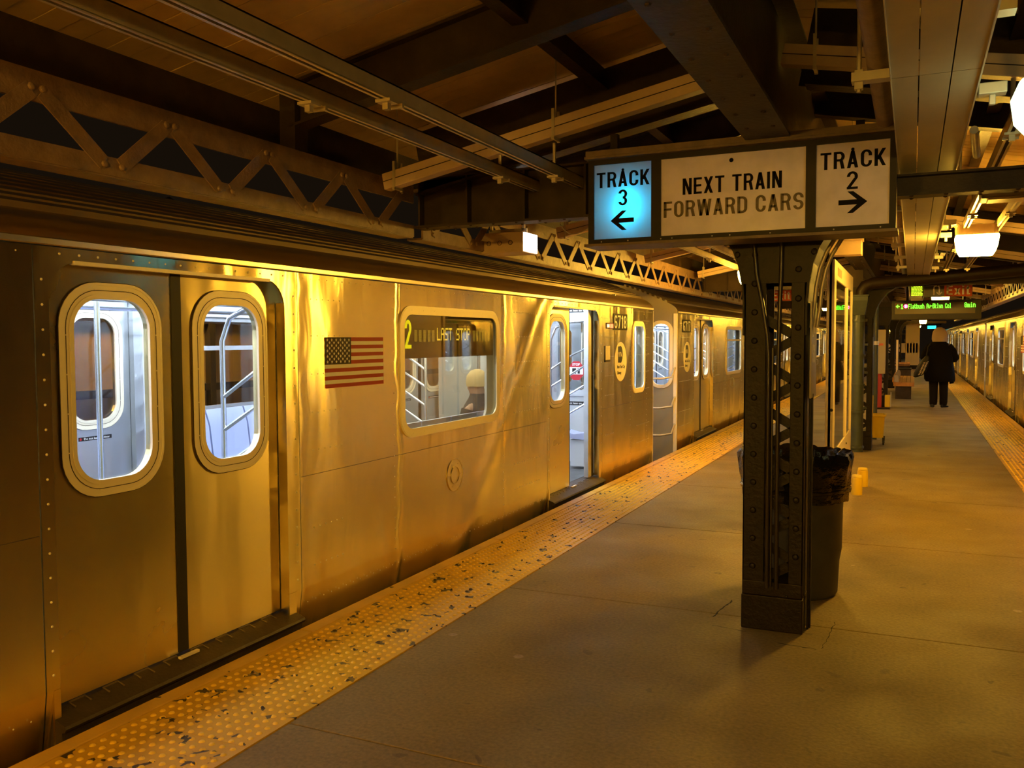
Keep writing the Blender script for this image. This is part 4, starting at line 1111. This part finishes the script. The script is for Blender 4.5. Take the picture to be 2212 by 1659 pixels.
m = MB(); m.rings(baglathe([(.318, .60, .004), (.322, .66, .005), (.330, .72, .006), (.338, .80, .007), (.345, .86, .010), (.330, .895, .012), (.305, .87, .013), (.285, .78, .012), (.27, .6, .012), (.22, .35, .01), (.12, .3, .01)]), False)
m.build('liner', BAG, root, smooth=True)
m = MB(); m.rings(baglathe([(.322, .655, .002), (.334, .662, .003), (.336, .675, .003), (.326, .683, .002)]), False); m.rings(baglathe([(.32, .69, .002), (.332, .70, .003), (.326, .712, .002)]), False)
m.build('tied_band', BAG, root, smooth=True)
m = MB()
for k in range(30):
    a = k*2*PI/30; r = .20+.07*math.sin(k*2.3); m.add([(BX+.12*math.cos(a), BY+.12*math.sin(a), .5), (BX+.26*math.cos(a+.1), BY+.26*math.sin(a+.1), .62+.1*math.sin(k*1.7)), (BX+.2*math.cos(a+.3), BY+.2*math.sin(a+.3), .48)], [(0,1,2)])
m.build('folds', BAG, root)

# map board (kiosk)
KF = M('board_frame', (.72, .60, .42), .35, var=.06)
root = thing('map_board', 'tall pale framed information board with glass front, standing lengthwise past the near column', 'information board', (-.65, 9.0, 0))
KX0, KX1, KY0, KY1, KZ0, KZ1 = -.662, -.60, 7.75, 10.15, .28, 2.265
m = MB(); m.box(KX0, KX0+.045, KY0, KY0+.06, KZ0, KZ1); m.box(KX1-.045, KX1, KY0, KY0+.06, KZ0, KZ1); m.box(KX0+.01, KX1-.01, KY0+.01, KY0+.05, KZ0, KZ1-.005)
m.box(KX0, KX1, KY1-.06, KY1, KZ0, KZ1); m.box(KX0, KX1, KY0+.06, KY1-.06, KZ1-.16, KZ1); m.box(KX0, KX1, KY0+.06, KY1-.06, KZ0, KZ0+.34)
m.box(KX0+.02, KX1-.03, KY0+.06, KY1-.06, KZ0+.34, KZ1-.16)
m.box(KX1-.02, KX1+.004, KY0+.06, KY0+.12, KZ0+.34, KZ1-.16); m.box(KX1-.02, KX1+.006, 9.28, 9.34, KZ0+.34, KZ1-.16); m.box(KX1-.02, KX1+.004, KY1-.12, KY1-.06, KZ0+.34, KZ1-.16)
m.build('frame', KF, root, bevel=.004)
m = MB(); m.box(KX1-.001, KX1+.002, KY0+.3, KY0+.75, KZ1-.12, KZ1-.05); m.build('header_plate', M('header_grey', (.35, .28, .2), .4), root)
for a, b2 in ((KY0+.12, 9.28), (9.34, KY1-.12)):
    m = MB(); m.box(KX1-.028, KX1-.022, a, b2, KZ0+.36, KZ1-.18)
    pst = m.build('poster', spotted('poster_paper%d' % int(a*10), (.32, .24, .13), (.62, .50, .30), .56, 4.0, .5, .3), root)
    m = MB(); m.mat(M('poster_dark', (.10, .07, .04), .5))
    for k in range(5): zz = .75+k*.27; m.box(KX1-.0215, KX1-.020, a+.08, b2-.15-.1*(k % 3), zz, zz+.10+.03*(k % 2))
    m.mat(M('poster_light', (.70, .60, .40), .5)).box(KX1-.0215, KX1-.020, a+.10, a+.55, .95, 1.10)
    m.build('print_block', None, pst)
    m = MB(); m.box(KX1-.012, KX1-.008, a, b2, KZ0+.34, KZ1-.16); m.build('glass_pane', glass('board_glass', (.85, .85, .8), 1.0), root)
m = MB()
for z in (1.95, 1.0, .55): m.dome((KX1+.004, 9.31, z), .012, .012, 0, 8)
m.dome((-.612, KY0, 1.0), .014, .010, 1, 8, -1)
m.build('lock', BLACK, root)
for y in (7.95, 9.95):
    m = MB(); m.box(-.655, -.58, y-.05, y+.05, 0, .28); m.build('leg', M('yellow_post', (.80, .52, .008), .5), root, bevel=.005)
for y, x in ((9.55, -.50), (10.1, -.47)):
    o = thing('yellow_stub', 'short yellow capped stub on the floor right of the trash can, %s of two' % ('nearer' if y < 9.8 else 'farther'), 'stub post', (x, y, 0), 'yellow floor stubs')
    m = MB(); m.lathe(x, y, [(.055, 0), (.055, .16), (.05, .175)], 16); m.build('post', M('yellow_post'), o, smooth=True)
    m = MB(); m.lathe(x, y, [(.045, .175), (.05, .18), (.045, .20), (.0, .202)], 16); m.build('cap', M('yellow_cap', (.9, .65, .06), .5), o, smooth=True)

# drain pipe with hopper by the second column
PIPE = M('drain_paint', (.045, .058, .066), .35, var=.2, vs=5)
root = thing('drain_pipe', 'thick grey green drainpipe with a square hopper head beside the second column', 'drainpipe', (-.70, 13.25, 0))
m = MB(); m.tube([(-.70, 13.2, 0), (-.70, 13.2, 2.0)], .082, 20)
for z in (.05, .55, .93, 1.35, 1.84): m.tube([(-.70, 13.2, z), (-.70, 13.2, z+.035)], .097 if z != 1.84 else .115, 20)
m.build('pipe', PIPE, root, smooth=True)
m = MB(); m.rings([[(-.70+a*q, 13.2+b2*q, z) for a, b2 in ((-1,-1),(1,-1),(1,1),(-1,1))] for q, z in ((.085, 1.93), (.125, 2.13), (.125, 2.19), (.135, 2.19), (.135, 2.21))]); m.build('hopper', PIPE, root, bevel=.004)
m = MB(); m.tube([(-.66, 13.2, 2.20), (-.66, 13.2, 2.26), (-.62, 13.2, 2.33), (-.52, 13.2, 2.37), (1.70, 13.2, 2.52)], .085, 20); m.build('cross_pipe', COLPAINT, root, smooth=True)
m = MB()
for z in (.6, 1.1, 1.5): m.box(-.80, -.58, 13.27, 13.40, z, z+.03)
m.build('pipe_bracket', PIPE, root)
# thin grey post beside the bucket
root = thing('grey_standpipe', 'thin grey green standpipe just right of the second column above the mop bucket', 'pipe', (-.45, 14.9, 0))
m = MB(); m.tube([(-.53, 14.9, .0), (-.53, 14.9, 1.55)], .035, 12); m.tube([(-.53, 14.9, 1.5), (-.53, 14.9, 2.15), (-.50, 14.9, 2.3), (-.4, 14.9, 2.45)], .03, 12); m.build('pipe', PIPE, root, smooth=True)
m = MB(); m.tube([(-.53, 14.9, 1.5), (-.53, 14.9, 1.56)], .045, 12); m.build('collar', GALV, root, smooth=True)

# yellow mop bucket
YB = M('bucket_yellow', (.85, .56, .006), .45)
root = thing('mop_bucket', 'yellow wheeled mop bucket with upright handle beside the second column', 'mop bucket', (-.50, 14.3, 0))
bx, by = -.47, 14.3
m = MB(); m.rings([[(bx+p[0], by+p[1]*1.25, z) for p in rrect(-a, a, -a, a, .03, 3)] for a, z in ((.085, .10), (.105, .42), (.125, .43), (.125, .455), (.10, .455), (.08, .12))]); m.build('tub', YB, root)
m = MB(); m.box(bx-.13, bx-.06, by-.05, by-.02, .42, .74); m.box(bx-.12, bx-.10, by-.04, by+.05, .44, .50); m.build('wringer_handle', YB, root, bevel=.006)
for dx, dy in ((-.09, -.12), (.09, -.12), (-.09, .12), (.09, .12)):
    m = MB(); m.rings([[(bx+dx+q, by+dy+.032*math.cos(2*PI*k/12), .033+.032*math.sin(2*PI*k/12)) for k in range(12)] for q in (-.012, .012)]); m.box(bx+dx-.016, bx+dx+.016, by+dy-.01, by+dy+.01, .04, .11); m.build('wheel', RUBBER, root)

# grey box on red post
root = thing('call_box', 'pale grey cabinet on a red post near the third column', 'cabinet', (-.66, 21.4, 0))
m = MB(); m.box(-.775, -.56, 21.4, 21.6, .80, 1.80); cab_ = m.build('cabinet', M('cabinet_grey', (.40, .34, .27), .4), root, bevel=.006)
m = MB(); m.box(-.755, -.605, 21.394, 21.40, 1.44, 1.49); m.build('red_label', M('label_red', (.55, .12, .06), .4), cab_)
m = MB(); m.dome((-.745, 21.40, 1.28), .022, .015, 1, 10, -1); m.build('lock', BLACK, cab_)
m = MB(); m.lathe(-.68, 21.5, [(.055, .03), (.055, .80)], 16); m.build('post', M('post_red', (.40, .035, .02), .4), root, smooth=True)
m = MB(); m.box(-.75, -.45, 21.35, 21.65, 0, .03); m.build('base_plate', COLPAINT, root)
root = thing('yellow_guard', 'small yellow guard box on the floor at the foot of the third column', 'guard box', (-.50, 21.7, 0))
m = MB(); m.box(-.565, -.455, 21.68, 21.85, .031, .30); m.build('box', M('yellow_post'), root, bevel=.008)
m = MB(); m.box(-.445, -.435, 21.68, 21.85, .031, .36); m.build('side_plate', KF, root)

# benches
WOOD = M('bench_wood', (.48, .21, .05), .6, spec=.2, var=.3, vs=6)
def woodbench(x0, x1, ya, yb, label, arm=True):
    root = thing('wooden_bench', label, 'bench', ((x0+x1)/2, ya, 0), 'platform benches')
    m = MB(); w_ = (x1-x0)/5
    for i in range(5): m.box(x0+i*w_+.004, x0+(i+1)*w_-.004, ya, yb, .40, .44)
    m.box(x0+.03, x1-.02, ya-.015, ya, .34, .44); m.box(x1-.03, x1-.01, ya, yb, .34, .40); m.box(x0+.01, x0+.03, ya, yb, .34, .40)
    m.build('seat', WOOD, root, bevel=.004)
    for q in (ya+.065, (ya+yb)/2, yb-.065): m = MB(); m.box(x0+.06, x1-.08, q-.035, q+.035, 0, .34); m.build('base', BEAMPAINT, root)
    m = MB(); m.box(x0-.02, x0+.015, ya+.1, yb-.1, .44, .56); m.build('backrest', WOOD, root)
    if arm:
        for y in (ya+.12, (ya+yb)/2, yb-.16):
            m = MB(); m.prism([(x0+.02, .44), (x0+.14, .44), (x0+.14, .52), (x0+.12, .60), (x0+.08, .63), (x0+.02, .62)], 1, y, y+.04); m.build('armrest', M('arm_grey', (.42, .34, .25), .5), root, bevel=.006)
    return root
woodbench(-.46, .06, 25.1, 29.6, 'wooden platform bench nearest the camera, seen end on past the grey cabinet')
root = thing('dark_bin', 'low dark box standing between the two wooden benches', 'box', (-.5, 33, 0))
m = MB(); m.box(-.95, -.05, 36.0, 37.2, 0, .42); m.build('case', BEAMPAINT, root, bevel=.02)
m = MB(); m.box(-.97, -.03, 35.98, 37.22, .42, .46); m.build('lid', COLPAINT, root, bevel=.01)
woodbench(-.75, -.1, 43.4, 46.4, 'small wooden bench in front of the beige shelter', False)
# beige shelter
root = thing('shelter', 'beige corrugated windscreen shelter in the distance beyond the benches', 'shelter', (-.1, 50, 0))
m = MB(); m.mat(M('shelter_beige', (.70, .55, .30), .5))
m.box(-1.2, .30, 50.0, 50.05, .85, 1.35); m.box(-.35, .30, 50.0, 50.05, .2, 2.5); m.box(-1.2, -.35, 50, 50.05, 2.3, 2.5); m.box(.27, .32, 50.05, 54, .2, 2.5)
for i in range(5): m.box(-.33+i*.14, -.28+i*.14, 49.95, 50, .2, 2.45)
for i in range(6): m.box(-1.15+i*.14, -1.10+i*.14, 49.95, 50, .9, 1.35)
m.build('corrugated_panel', None, root)
m = MB(); m.box(-1.2, -.35, 50.03, 50.04, 1.35, 2.3); m.build('window_pane', glass('board_glass'), root)
m = MB(); m.box(-1.2, -.35, 50.0, 50.03, 1.80, 1.86); m.box(-1.2, -.35, 50.0, 50.03, 2.05, 2.09); m.box(-1.2, .32, 50, 50.05, 0, .2); m.build('rail', COLPAINT, root)
# roll of thin white post near the bench
root = thing('thin_post', 'thin pale post leaning between the lattice columns near the benches', 'post', (-.45, 34, 0))
m = MB(); m.tube([(-.50, 34, 0), (-.50, 34, 1.55)], .035, 10); m.build('post', KF, root, smooth=True)
m = MB(); m.lathe(-.50, 34, [(.10, 0), (.09, .02), (.04, .04)], 14); m.build('foot', COLPAINT, root)

# exit sign, departure board, glass fronted monitor
def exit_sign(x0, x1, y, z0, z1, label, arrow):
    root = thing('exit_sign', label, 'sign', ((x0+x1)/2, y, z0))
    m = MB(); m.box(x0, x1, y, y+.04, z0, z1); m.build('panel', M('sign_black', (.05, .035, .03), .35), root)
    xm = x0+(x1-x0)*.42
    m = MB(); m.box(xm, x1-.006, y-.003, y, z0+.004, z1-.02); m.build('red_panel', M('sign_red', (.58, .10, .03), .5, spec=.2), root)
    m = MB(); m.box(x0, x1, y-.004, y, z1-.012, z1-.006); m.mat(M('sign_letter', (1, .95, .95), .5))
    btext(m, 'Exit', ((xm+x1)/2, y-.0035, (z0+z1)/2-.005), X_, Z_, (0, -1, 0), (x1-xm)*.84, (z1-z0)*.66)
    cx, cz, s_ = x0+(xm-x0)*.62, (z0+z1)/2, (z1-z0)*.36
    if arrow:
        P = [(cx-s_*.5, cz-s_), (cx-s_*.5, cz+s_*.35)]+[(cx+s_*.5*-math.cos(t), cz+s_*.45+s_*.5*math.sin(t)) for t in [k*PI/8 for k in range(9)]]+[(cx+s_*.5, cz-s_*.7)]
        for p, q in zip(P, P[1:]): m.bar((p[0], y-.005, p[1]), (q[0], y-.005, q[1]), s_*.26, .004, (0, 1, 0))
        for q in (-1, 1): m.bar((cx+s_*.5, y-.005, cz-s_*.95), (cx+s_*.5+q*s_*.5, y-.005, cz-s_*.4), s_*.24, .004, (0, 1, 0))
    m.build('lettering', None, root)
    for x in (x0+.08, x1-.08): m = MB(); m.tube([(x, y+.02, z1), (x, y+.02, zr(x)-.1)], .008, 6); m.build('hanger_rod', GALV, root)
exit_sign(.14, .785, 14.5, 2.215, 2.415, 'hanging sign with a U-turn arrow and Exit on orange red, above the departure board', True)
exit_sign(-2.55, -1.94, 16.0, 2.265, 2.475, 'hanging Exit sign seen through the near column lattice, track 3 side', True)
root = thing('departure_board', 'dark hanging departure board with green letters reading Flatbush Av-Bklyn Col', 'departure board', (.33, 17, 2.1))
m = MB(); m.box(-.36, 1.06, 17.0, 17.18, 1.925, 2.27); m.build('case', M('board_case', (.03, .02, .014), .35), root, bevel=.01)
m = MB(); m.box(-.30, .965, 16.99, 17.0, 2.03, 2.225); scr = m.build('screen', M('led_screen', (.20, .13, .035), .25), root)
m = MB(); GR = emis('led_green', (.10, 1, .02), 5); m.mat(GR)
cc = .0118; yy = 16.988; zz = 2.125
dots(m, '<', (-.285, yy, zz), X_, Z_, (0, -1, 0), cc, .92, .001); dots(m, '1', (-.215, yy, zz), X_, Z_, (0, -1, 0), cc, .92, .001)
dots(m, 'Flatbush Av-Bklyn Col', (-.085, yy, zz), X_, Z_, (0, -1, 0), cc, .95, .001, sx=.46)
dots(m, '8min', (.80, yy, zz+.008), X_, Z_, (0, -1, 0), cc, .95, .001, sx=.62)
m.mat(emis('led_red', (1, .05, .12), 5)).plate(circle2(-.125, zz+.042, .036, 20), [], .002, (0, yy, 0), X_, Z_, (0, -1, 0))
m.mat(emis('led_pink', (1, .6, .65), 6)).text('2', (-.125, yy-.002, zz+.042), X_, Z_, (0, -1, 0), w=.03, h=.048, bold=.03)
m.build('led_lettering', None, scr)
for x in (-.1, .8): m = MB(); m.box(x-.02, x+.02, 17.05, 17.12, 2.27, zr(x)-.1); m.build('hanger_arm', COLPAINT, root)
root = thing('hanging_monitor', 'small hanging glass box glowing with yellow green lines left of the exit sign', 'monitor', (.05, 15, 2.2))
m = MB(); m.rings([[(.045+a*q, 15+d_, z) for a, d_ in ((-1, 0), (1, 0), (1, .2), (-1, .2))] for q, z in ((.085, 2.19), (.115, 2.45))]); m.build('case', KF, root)
m = MB(); m.rings([[(.045+a*q, 14.995+d_, z) for a, d_ in ((-1, 0), (1, 0), (1, .004), (-1, .004))] for q, z in ((.085, 2.225), (.105, 2.435))]); sc_ = m.build('screen', M('mon_screen', (.20, .17, .04), .2), root)
m = MB(); m.mat(emis('lime_glow', (.55, .9, .02), 1.6))  # random lime lines that emit from the front of the box
for r in range(7):
    x = -.035
    while x < .115:
        w_ = random.uniform(.015, .05); m.box(x, min(x+w_, .125), 14.990, 14.993, 2.265+r*.022, 2.277+r*.022); x += w_+.006
m.build('screen_lines', None, sc_)
m = MB(); m.box(.03, .06, 15.08, 15.12, 2.45, zr(.05)-.1); m.box(.165, .20, 15.0, 15.1, 2.30, 2.33); m.build('bracket', GALV, root)
# glowing strips added in place of white reflections above the exit sign
root = thing('glint_strips', 'pair of thin glowing bars imitating white reflections just above the exit sign', 'light fixture', (.5, 16, 2.45))
for a, b2 in ((.30, .42), (.47, .66)):
    m = MB(); m.tube([(a, 16, 2.53), (b2, 16, 2.535)], .012, 8); m.build('tube', emis('glint_white', (1, .9, .8), 4), root, smooth=True)
m = MB(); m.box(.26, .70, 15.98, 16.03, 2.545, 2.57); m.build('mount', COLPAINT, root)
# small box on the roof beam right of the near column (tan junction box)
root = thing('roof_box', 'tan junction box hanging under the roof right of the near column top', 'junction box', (-.55, 9, 2.4))
m = MB(); m.box(-.72, -.44, 8.6, 8.8, 2.37, 2.50); m.build('case', WIREWAY, root, bevel=.006)
m = MB(); m.box(-.73, -.43, 8.59, 8.81, 2.50, 2.54); m.build('lid', WIREWAY, root, bevel=.004)
m = MB(); m.bar((-.58, 8.7, 2.54), (-.62, 7.9, 2.62), .04, .04); m.build('cable_arm', WIREWAY, root)
root = thing('wall_floodlight', 'dark floodlight housing mounted on the rails right of the cable tray', 'light fixture', (.5, 6, 2.5))
m = MB(); m.prism([(6.0, 2.44), (6.22, 2.44), (6.26, 2.52), (6.0, 2.56)], 0, .36, .74); m.build('case', M('fixture_brown', (.22, .16, .10), .4), root, bevel=.008)
m = MB(); m.box(.40, .70, 6.03, 6.20, 2.434, 2.44); m.build('lens_cover', WIREWAY, root)

# ================================================================== PEOPLE
def skin(name, joints, edges, mat, parent, root=0, sub=2):
    me = bpy.data.meshes.new(name); off = Vector(parent['_o']) if parent else Vector((0,0,0))
    me.from_pydata([Vector(j[0])-off for j in joints], edges, []); me.materials.append(mat)
    o = bpy.data.objects.new(name, me); COL.objects.link(o)
    if parent: o.parent = parent
    sk = o.modifiers.new('skin', 'SKIN'); sk.use_smooth_shade = True
    d = me.skin_vertices[0].data if me.skin_vertices else None
    if d is None:
        bm = bmesh.new(); bm.from_mesh(me); bm.verts.layers.skin.verify(); bm.to_mesh(me); bm.free(); d = me.skin_vertices[0].data
    for i, jn in enumerate(joints):
        r = jn[1]; d[i].radius = r if isinstance(r, tuple) else (r, r); d[i].use_root = (i == root)
    ss = o.modifiers.new('sub', 'SUBSURF'); ss.levels = sub; ss.render_levels = sub
    return o
PX, PY = .56, 22.4
COAT = M('black_coat', (.006, .005, .004), .9, spec=.1, bump=.4, bs=15)
TROU = M('dark_trousers', (.012, .009, .006), .9, spec=.1)
SKINM = M('skin', (.42, .25, .17), .5)
SHOE = M('dark_shoes', (.008, .006, .005), .5)
P = thing('person', 'person in long black coat and pale hat, seen from behind near the yellow strip', 'person', (PX, PY, 0))
J = [((PX, PY, .95), (.15, .11)), ((PX, PY, 1.15), (.15, .11)), ((PX, PY+.01, 1.36), (.17, .11)), ((PX, PY+.02, 1.50), (.06, .06)), ((PX, PY+.03, 1.60), .075), ((PX, PY+.03, 1.72), .085),
     ((PX-.09, PY, .86), .09), ((PX-.11, PY+.01, .50), .062), ((PX-.12, PY-.02, .10), .043), ((PX-.13, PY+.10, .04), .035),
     ((PX+.09, PY, .86), .09), ((PX+.10, PY+.02, .50), .062), ((PX+.10, PY+.02, .10), .043), ((PX+.14, PY+.14, .04), .035),
     ((PX-.20, PY, 1.42), .065), ((PX-.29, PY+.02, 1.15), .048), ((PX-.20, PY+.22, 1.06), .036), ((PX-.16, PY+.30, 1.08), (.03, .018)),
     ((PX+.20, PY, 1.42), .065), ((PX+.30, PY+.02, 1.14), .048), ((PX+.27, PY+.24, 1.12), .036), ((PX+.29, PY+.32, 1.14), (.03, .018)),
     ((PX+.02, PY+.12, 1.645), .012)]
E_ = [(0,1),(1,2),(2,3),(3,4),(4,5),(0,6),(6,7),(7,8),(8,9),(0,10),(10,11),(11,12),(12,13),(2,14),(14,15),(15,16),(16,17),(2,18),(18,19),(19,20),(20,21),(4,22)]
# five fingers on each hand
for hx, hy, hz, base, sx_ in ((PX-.16, PY+.30, 1.08, 17, 1), (PX+.29, PY+.32, 1.14, 21, -1)):
    for q in range(4):
        i = len(J); J.append(((hx-.024+q*.016, hy+.04, hz-.005), .0095)); J.append(((hx-.026+q*.017, hy+.075-.006*abs(q-1.5), hz-.02), .008)); E_ += [(base, i), (i, i+1)]
    i = len(J); J.append(((hx+sx_*.03, hy+.02, hz+.015), .010)); E_.append((base, i))
skin('body', J, E_, SKINM, P)
# trousers / coat / hat as clothing
def loft(mb, secs, n=28, wob=0, caps=True):
    R = []
    for i, (cx, cy, z, a, b2) in enumerate(secs):
        R.append([(cx+(a+wob*math.sin(5*t+i*.9))*math.cos(t), cy+(b2+wob*math.sin(4*t+i))*math.sin(t), z) for t in [2*PI*k/n for k in range(n)]])
    mb.rings(R, caps)
m = MB()
for sx_, fx in ((-1, -.11), (1, .10)):
    loft(m, [(PX+fx, PY+.0, .06, .075, .085), (PX+fx, PY-.01, .12, .082, .09), (PX+fx, PY+.0, .25, .085, .085), (PX+fx, PY+.01, .50, .092, .095), (PX+fx*.95, PY, .75, .115, .11), (PX+fx*.8, PY, .95, .12, .12)], 20, .006)
m.build('trousers', TROU, P, smooth=True)
m = MB()
loft(m, [(PX+.03, PY, .60, .30, .21), (PX+.01, PY, .66, .325, .22), (PX, PY, .80, .32, .22), (PX, PY, .95, .30, .21), (PX, PY, 1.10, .285, .20), (PX, PY, 1.25, .275, .19), (PX, PY+.01, 1.38, .255, .17), (PX, PY+.01, 1.46, .20, .14), (PX, PY+.02, 1.53, .12, .11), (PX, PY+.02, 1.58, .10, .10)], 32, .008)
for sx_, pts in ((-1, [(-.18, 0, 1.43), (-.27, .0, 1.30), (-.32, .02, 1.14), (-.27, .12, 1.08), (-.20, .24, 1.06)]), (1, [(.18, 0, 1.43), (.27, 0, 1.30), (.335, .02, 1.14), (.32, .14, 1.11), (.28, .26, 1.12)])):
    m.tube([(PX+a, PY+b2, z) for a, b2, z in pts], [.085, .088, .082, .072, .062], 14)
m.add([(PX+.20, PY-.12, .66), (PX+.31, PY-.02, .66), (PX+.31, PY+.02, .56), (PX+.22, PY-.10, .55), (PX+.25, PY+.06, .66)], [(0, 1, 2, 3), (0, 3, 2, 4)])
coat = m.build('coat', COAT, P, smooth=True)
m = MB(); loft(m, [(PX, PY+.0, 1.52, .15, .13), (PX, PY+.0, 1.58, .165, .14), (PX, PY+.02, 1.66, .163, .15), (PX, PY+.02, 1.75, .145, .14), (PX, PY+.02, 1.82, .10, .10), (PX, PY+.02, 1.85, .04, .04)], 24, .002); m.build('hat', M('pale_hat', (.42, .30, .20), .8, bump=.5, bs=30), P, smooth=True)
for fx, ang in ((-.125, -.1), (.115, .5)):
    m = MB(); R = []
    for t, a, h in ((-.09, .035, .075), (-.05, .045, .085), (.02, .045, .075), (.09, .047, .05), (.15, .035, .035), (.165, .015, .02)):
        cxx = PX+fx+t*math.sin(ang); cyy = PY+t*math.cos(ang)
        R.append([(cxx+a*math.cos(q)*math.cos(ang), cyy-a*math.cos(q)*math.sin(ang), max(0.002, h/2+h/2*math.sin(q))) for q in [2*PI*k/12 for k in range(12)]])
    m.rings(R); m.build('shoe', SHOE, P, smooth=True)
root = thing('shoulder_bag', 'black shoulder bag with pale stripes hanging from the person in the long coat', 'bag', (PX-.36, PY, 1))
m = MB(); th = .45
R = []
for t, w_, d_ in ((0, .03, .035), (.08, .10, .07), (.22, .145, .10), (.38, .165, .11), (.48, .14, .09), (.52, .08, .05)):
    cx_, cz_ = PX-.265-t*.30, 1.20-t*.93
    R.append([(cx_+w_*math.cos(q)*math.cos(.42), PY-.10+d_*math.sin(q), cz_+w_*math.cos(q)*math.sin(-.42)*-1*.8) for q in [2*PI*k/20 for k in range(20)]])
m.rings(R); bag = m.build('bag_body', M('bag_black', (.010, .008, .006), .6), root, smooth=True)
m = MB()
for i in range(9):
    for jx in (0, 1):
        t = .14+i*.038; cx_, cz_ = PX-.235-t*.34-.0+jx*.062-.03, 1.165-t*.90+jx*.012
        m.bar((cx_-.022, PY-.225, cz_-.010), (cx_+.022, PY-.225, cz_+.010), .012, .012, (0, 1, 0))
m.build('stripes', M('bag_stripe', (.62, .48, .30), .6), root)
m = MB(); m.tube([(PX-.27, PY-.1, 1.20), (PX-.24, PY-.12, 1.40), (PX-.17, PY-.02, 1.50), (PX-.20, PY+.12, 1.38)], .014, 8); m.build('strap', M('bag_black'), root, smooth=True)

# passenger with the tan cap inside the flag car
qx, qy = -3.56, 7.02
Q = thing('person', 'seated passenger in tan knit cap inside the train car with the flag', 'person', (qx, qy, .5))
J = [((qx, qy, .60), (.13, .15)), ((qx, qy, .80), (.12, .14)), ((qx+.0, qy, .98), (.11, .16)), ((qx-.01, qy, 1.08), .055), ((qx-.02, qy, 1.16), .07), ((qx-.02, qy, 1.24), .075),
     ((qx-.12, qy-.09, .60), .08), ((qx-.45, qy-.12, .62), .062), ((qx-.45, qy-.12, .22), .045), ((qx-.53, qy-.12, .14), .035),
     ((qx-.12, qy+.09, .60), .08), ((qx-.45, qy+.12, .62), .062), ((qx-.45, qy+.12, .22), .045), ((qx-.53, qy+.12, .14), .035),
     ((qx, qy-.19, .97), .06), ((qx-.05, qy-.24, .75), .046), ((qx-.28, qy-.14, .70), .036), ((qx-.36, qy-.10, .70), (.03, .018)),
     ((qx, qy+.19, .97), .06), ((qx-.05, qy+.24, .75), .046), ((qx-.28, qy+.14, .70), .036), ((qx-.36, qy+.10, .70), (.03, .018)), ((qx-.12, qy, 1.17), .012)]
E_ = [(0,1),(1,2),(2,3),(3,4),(4,5),(0,6),(6,7),(7,8),(8,9),(0,10),(10,11),(11,12),(12,13),(2,14),(14,15),(15,16),(16,17),(2,18),(18,19),(19,20),(20,21),(4,22)]
for sg, base in ((-1, 17), (1, 21)):
    hx, hy, hz = J[base][0]
    for q in range(4):
        i = len(J); J.append(((hx-.045, hy-.024+q*.016, hz-.01), .009)); E_.append((base, i))
    i = len(J); J.append(((hx-.02, hy-sg*.032, hz+.01), .010)); E_.append((base, i))
skin('body', J, E_, SKINM, Q)
m = MB(); loft(m, [(qx, qy, .50, .15, .19), (qx, qy, .62, .165, .20), (qx, qy, .80, .16, .20), (qx+.0, qy, .95, .15, .215), (qx, qy, 1.02, .12, .18), (qx-.01, qy, 1.08, .085, .10), (qx-.01, qy, 1.12, .075, .075)], 24, .004)
for sg in (-1, 1): m.tube([(qx, qy+sg*.19, .98), (qx-.05, qy+sg*.25, .76), (qx-.27, qy+sg*.15, .71)], [.075, .065, .05], 12)
m.build('jacket', M('dark_jacket', (.05, .05, .055), .8), Q, smooth=True)
m = MB()
for sg in (-1, 1): m.tube([(qx-.05, qy+sg*.09, .60), (qx-.45, qy+sg*.12, .625), (qx-.50, qy+sg*.12, .56), (qx-.46, qy+sg*.12, .20)], [.095, .082, .07, .055], 12)
m.build('trousers', TROU, Q, smooth=True)
m = MB(); loft(m, [(qx-.02, qy, 1.185, .098, .092), (qx-.02, qy, 1.22, .104, .098), (qx-.02, qy, 1.28, .095, .09), (qx-.02, qy, 1.325, .06, .06), (qx-.02, qy, 1.34, .02, .02)], 20); m.build('cap', M('tan_cap', (.62, .46, .22), .8), Q, smooth=True)
# dark coat passenger lower left of that window
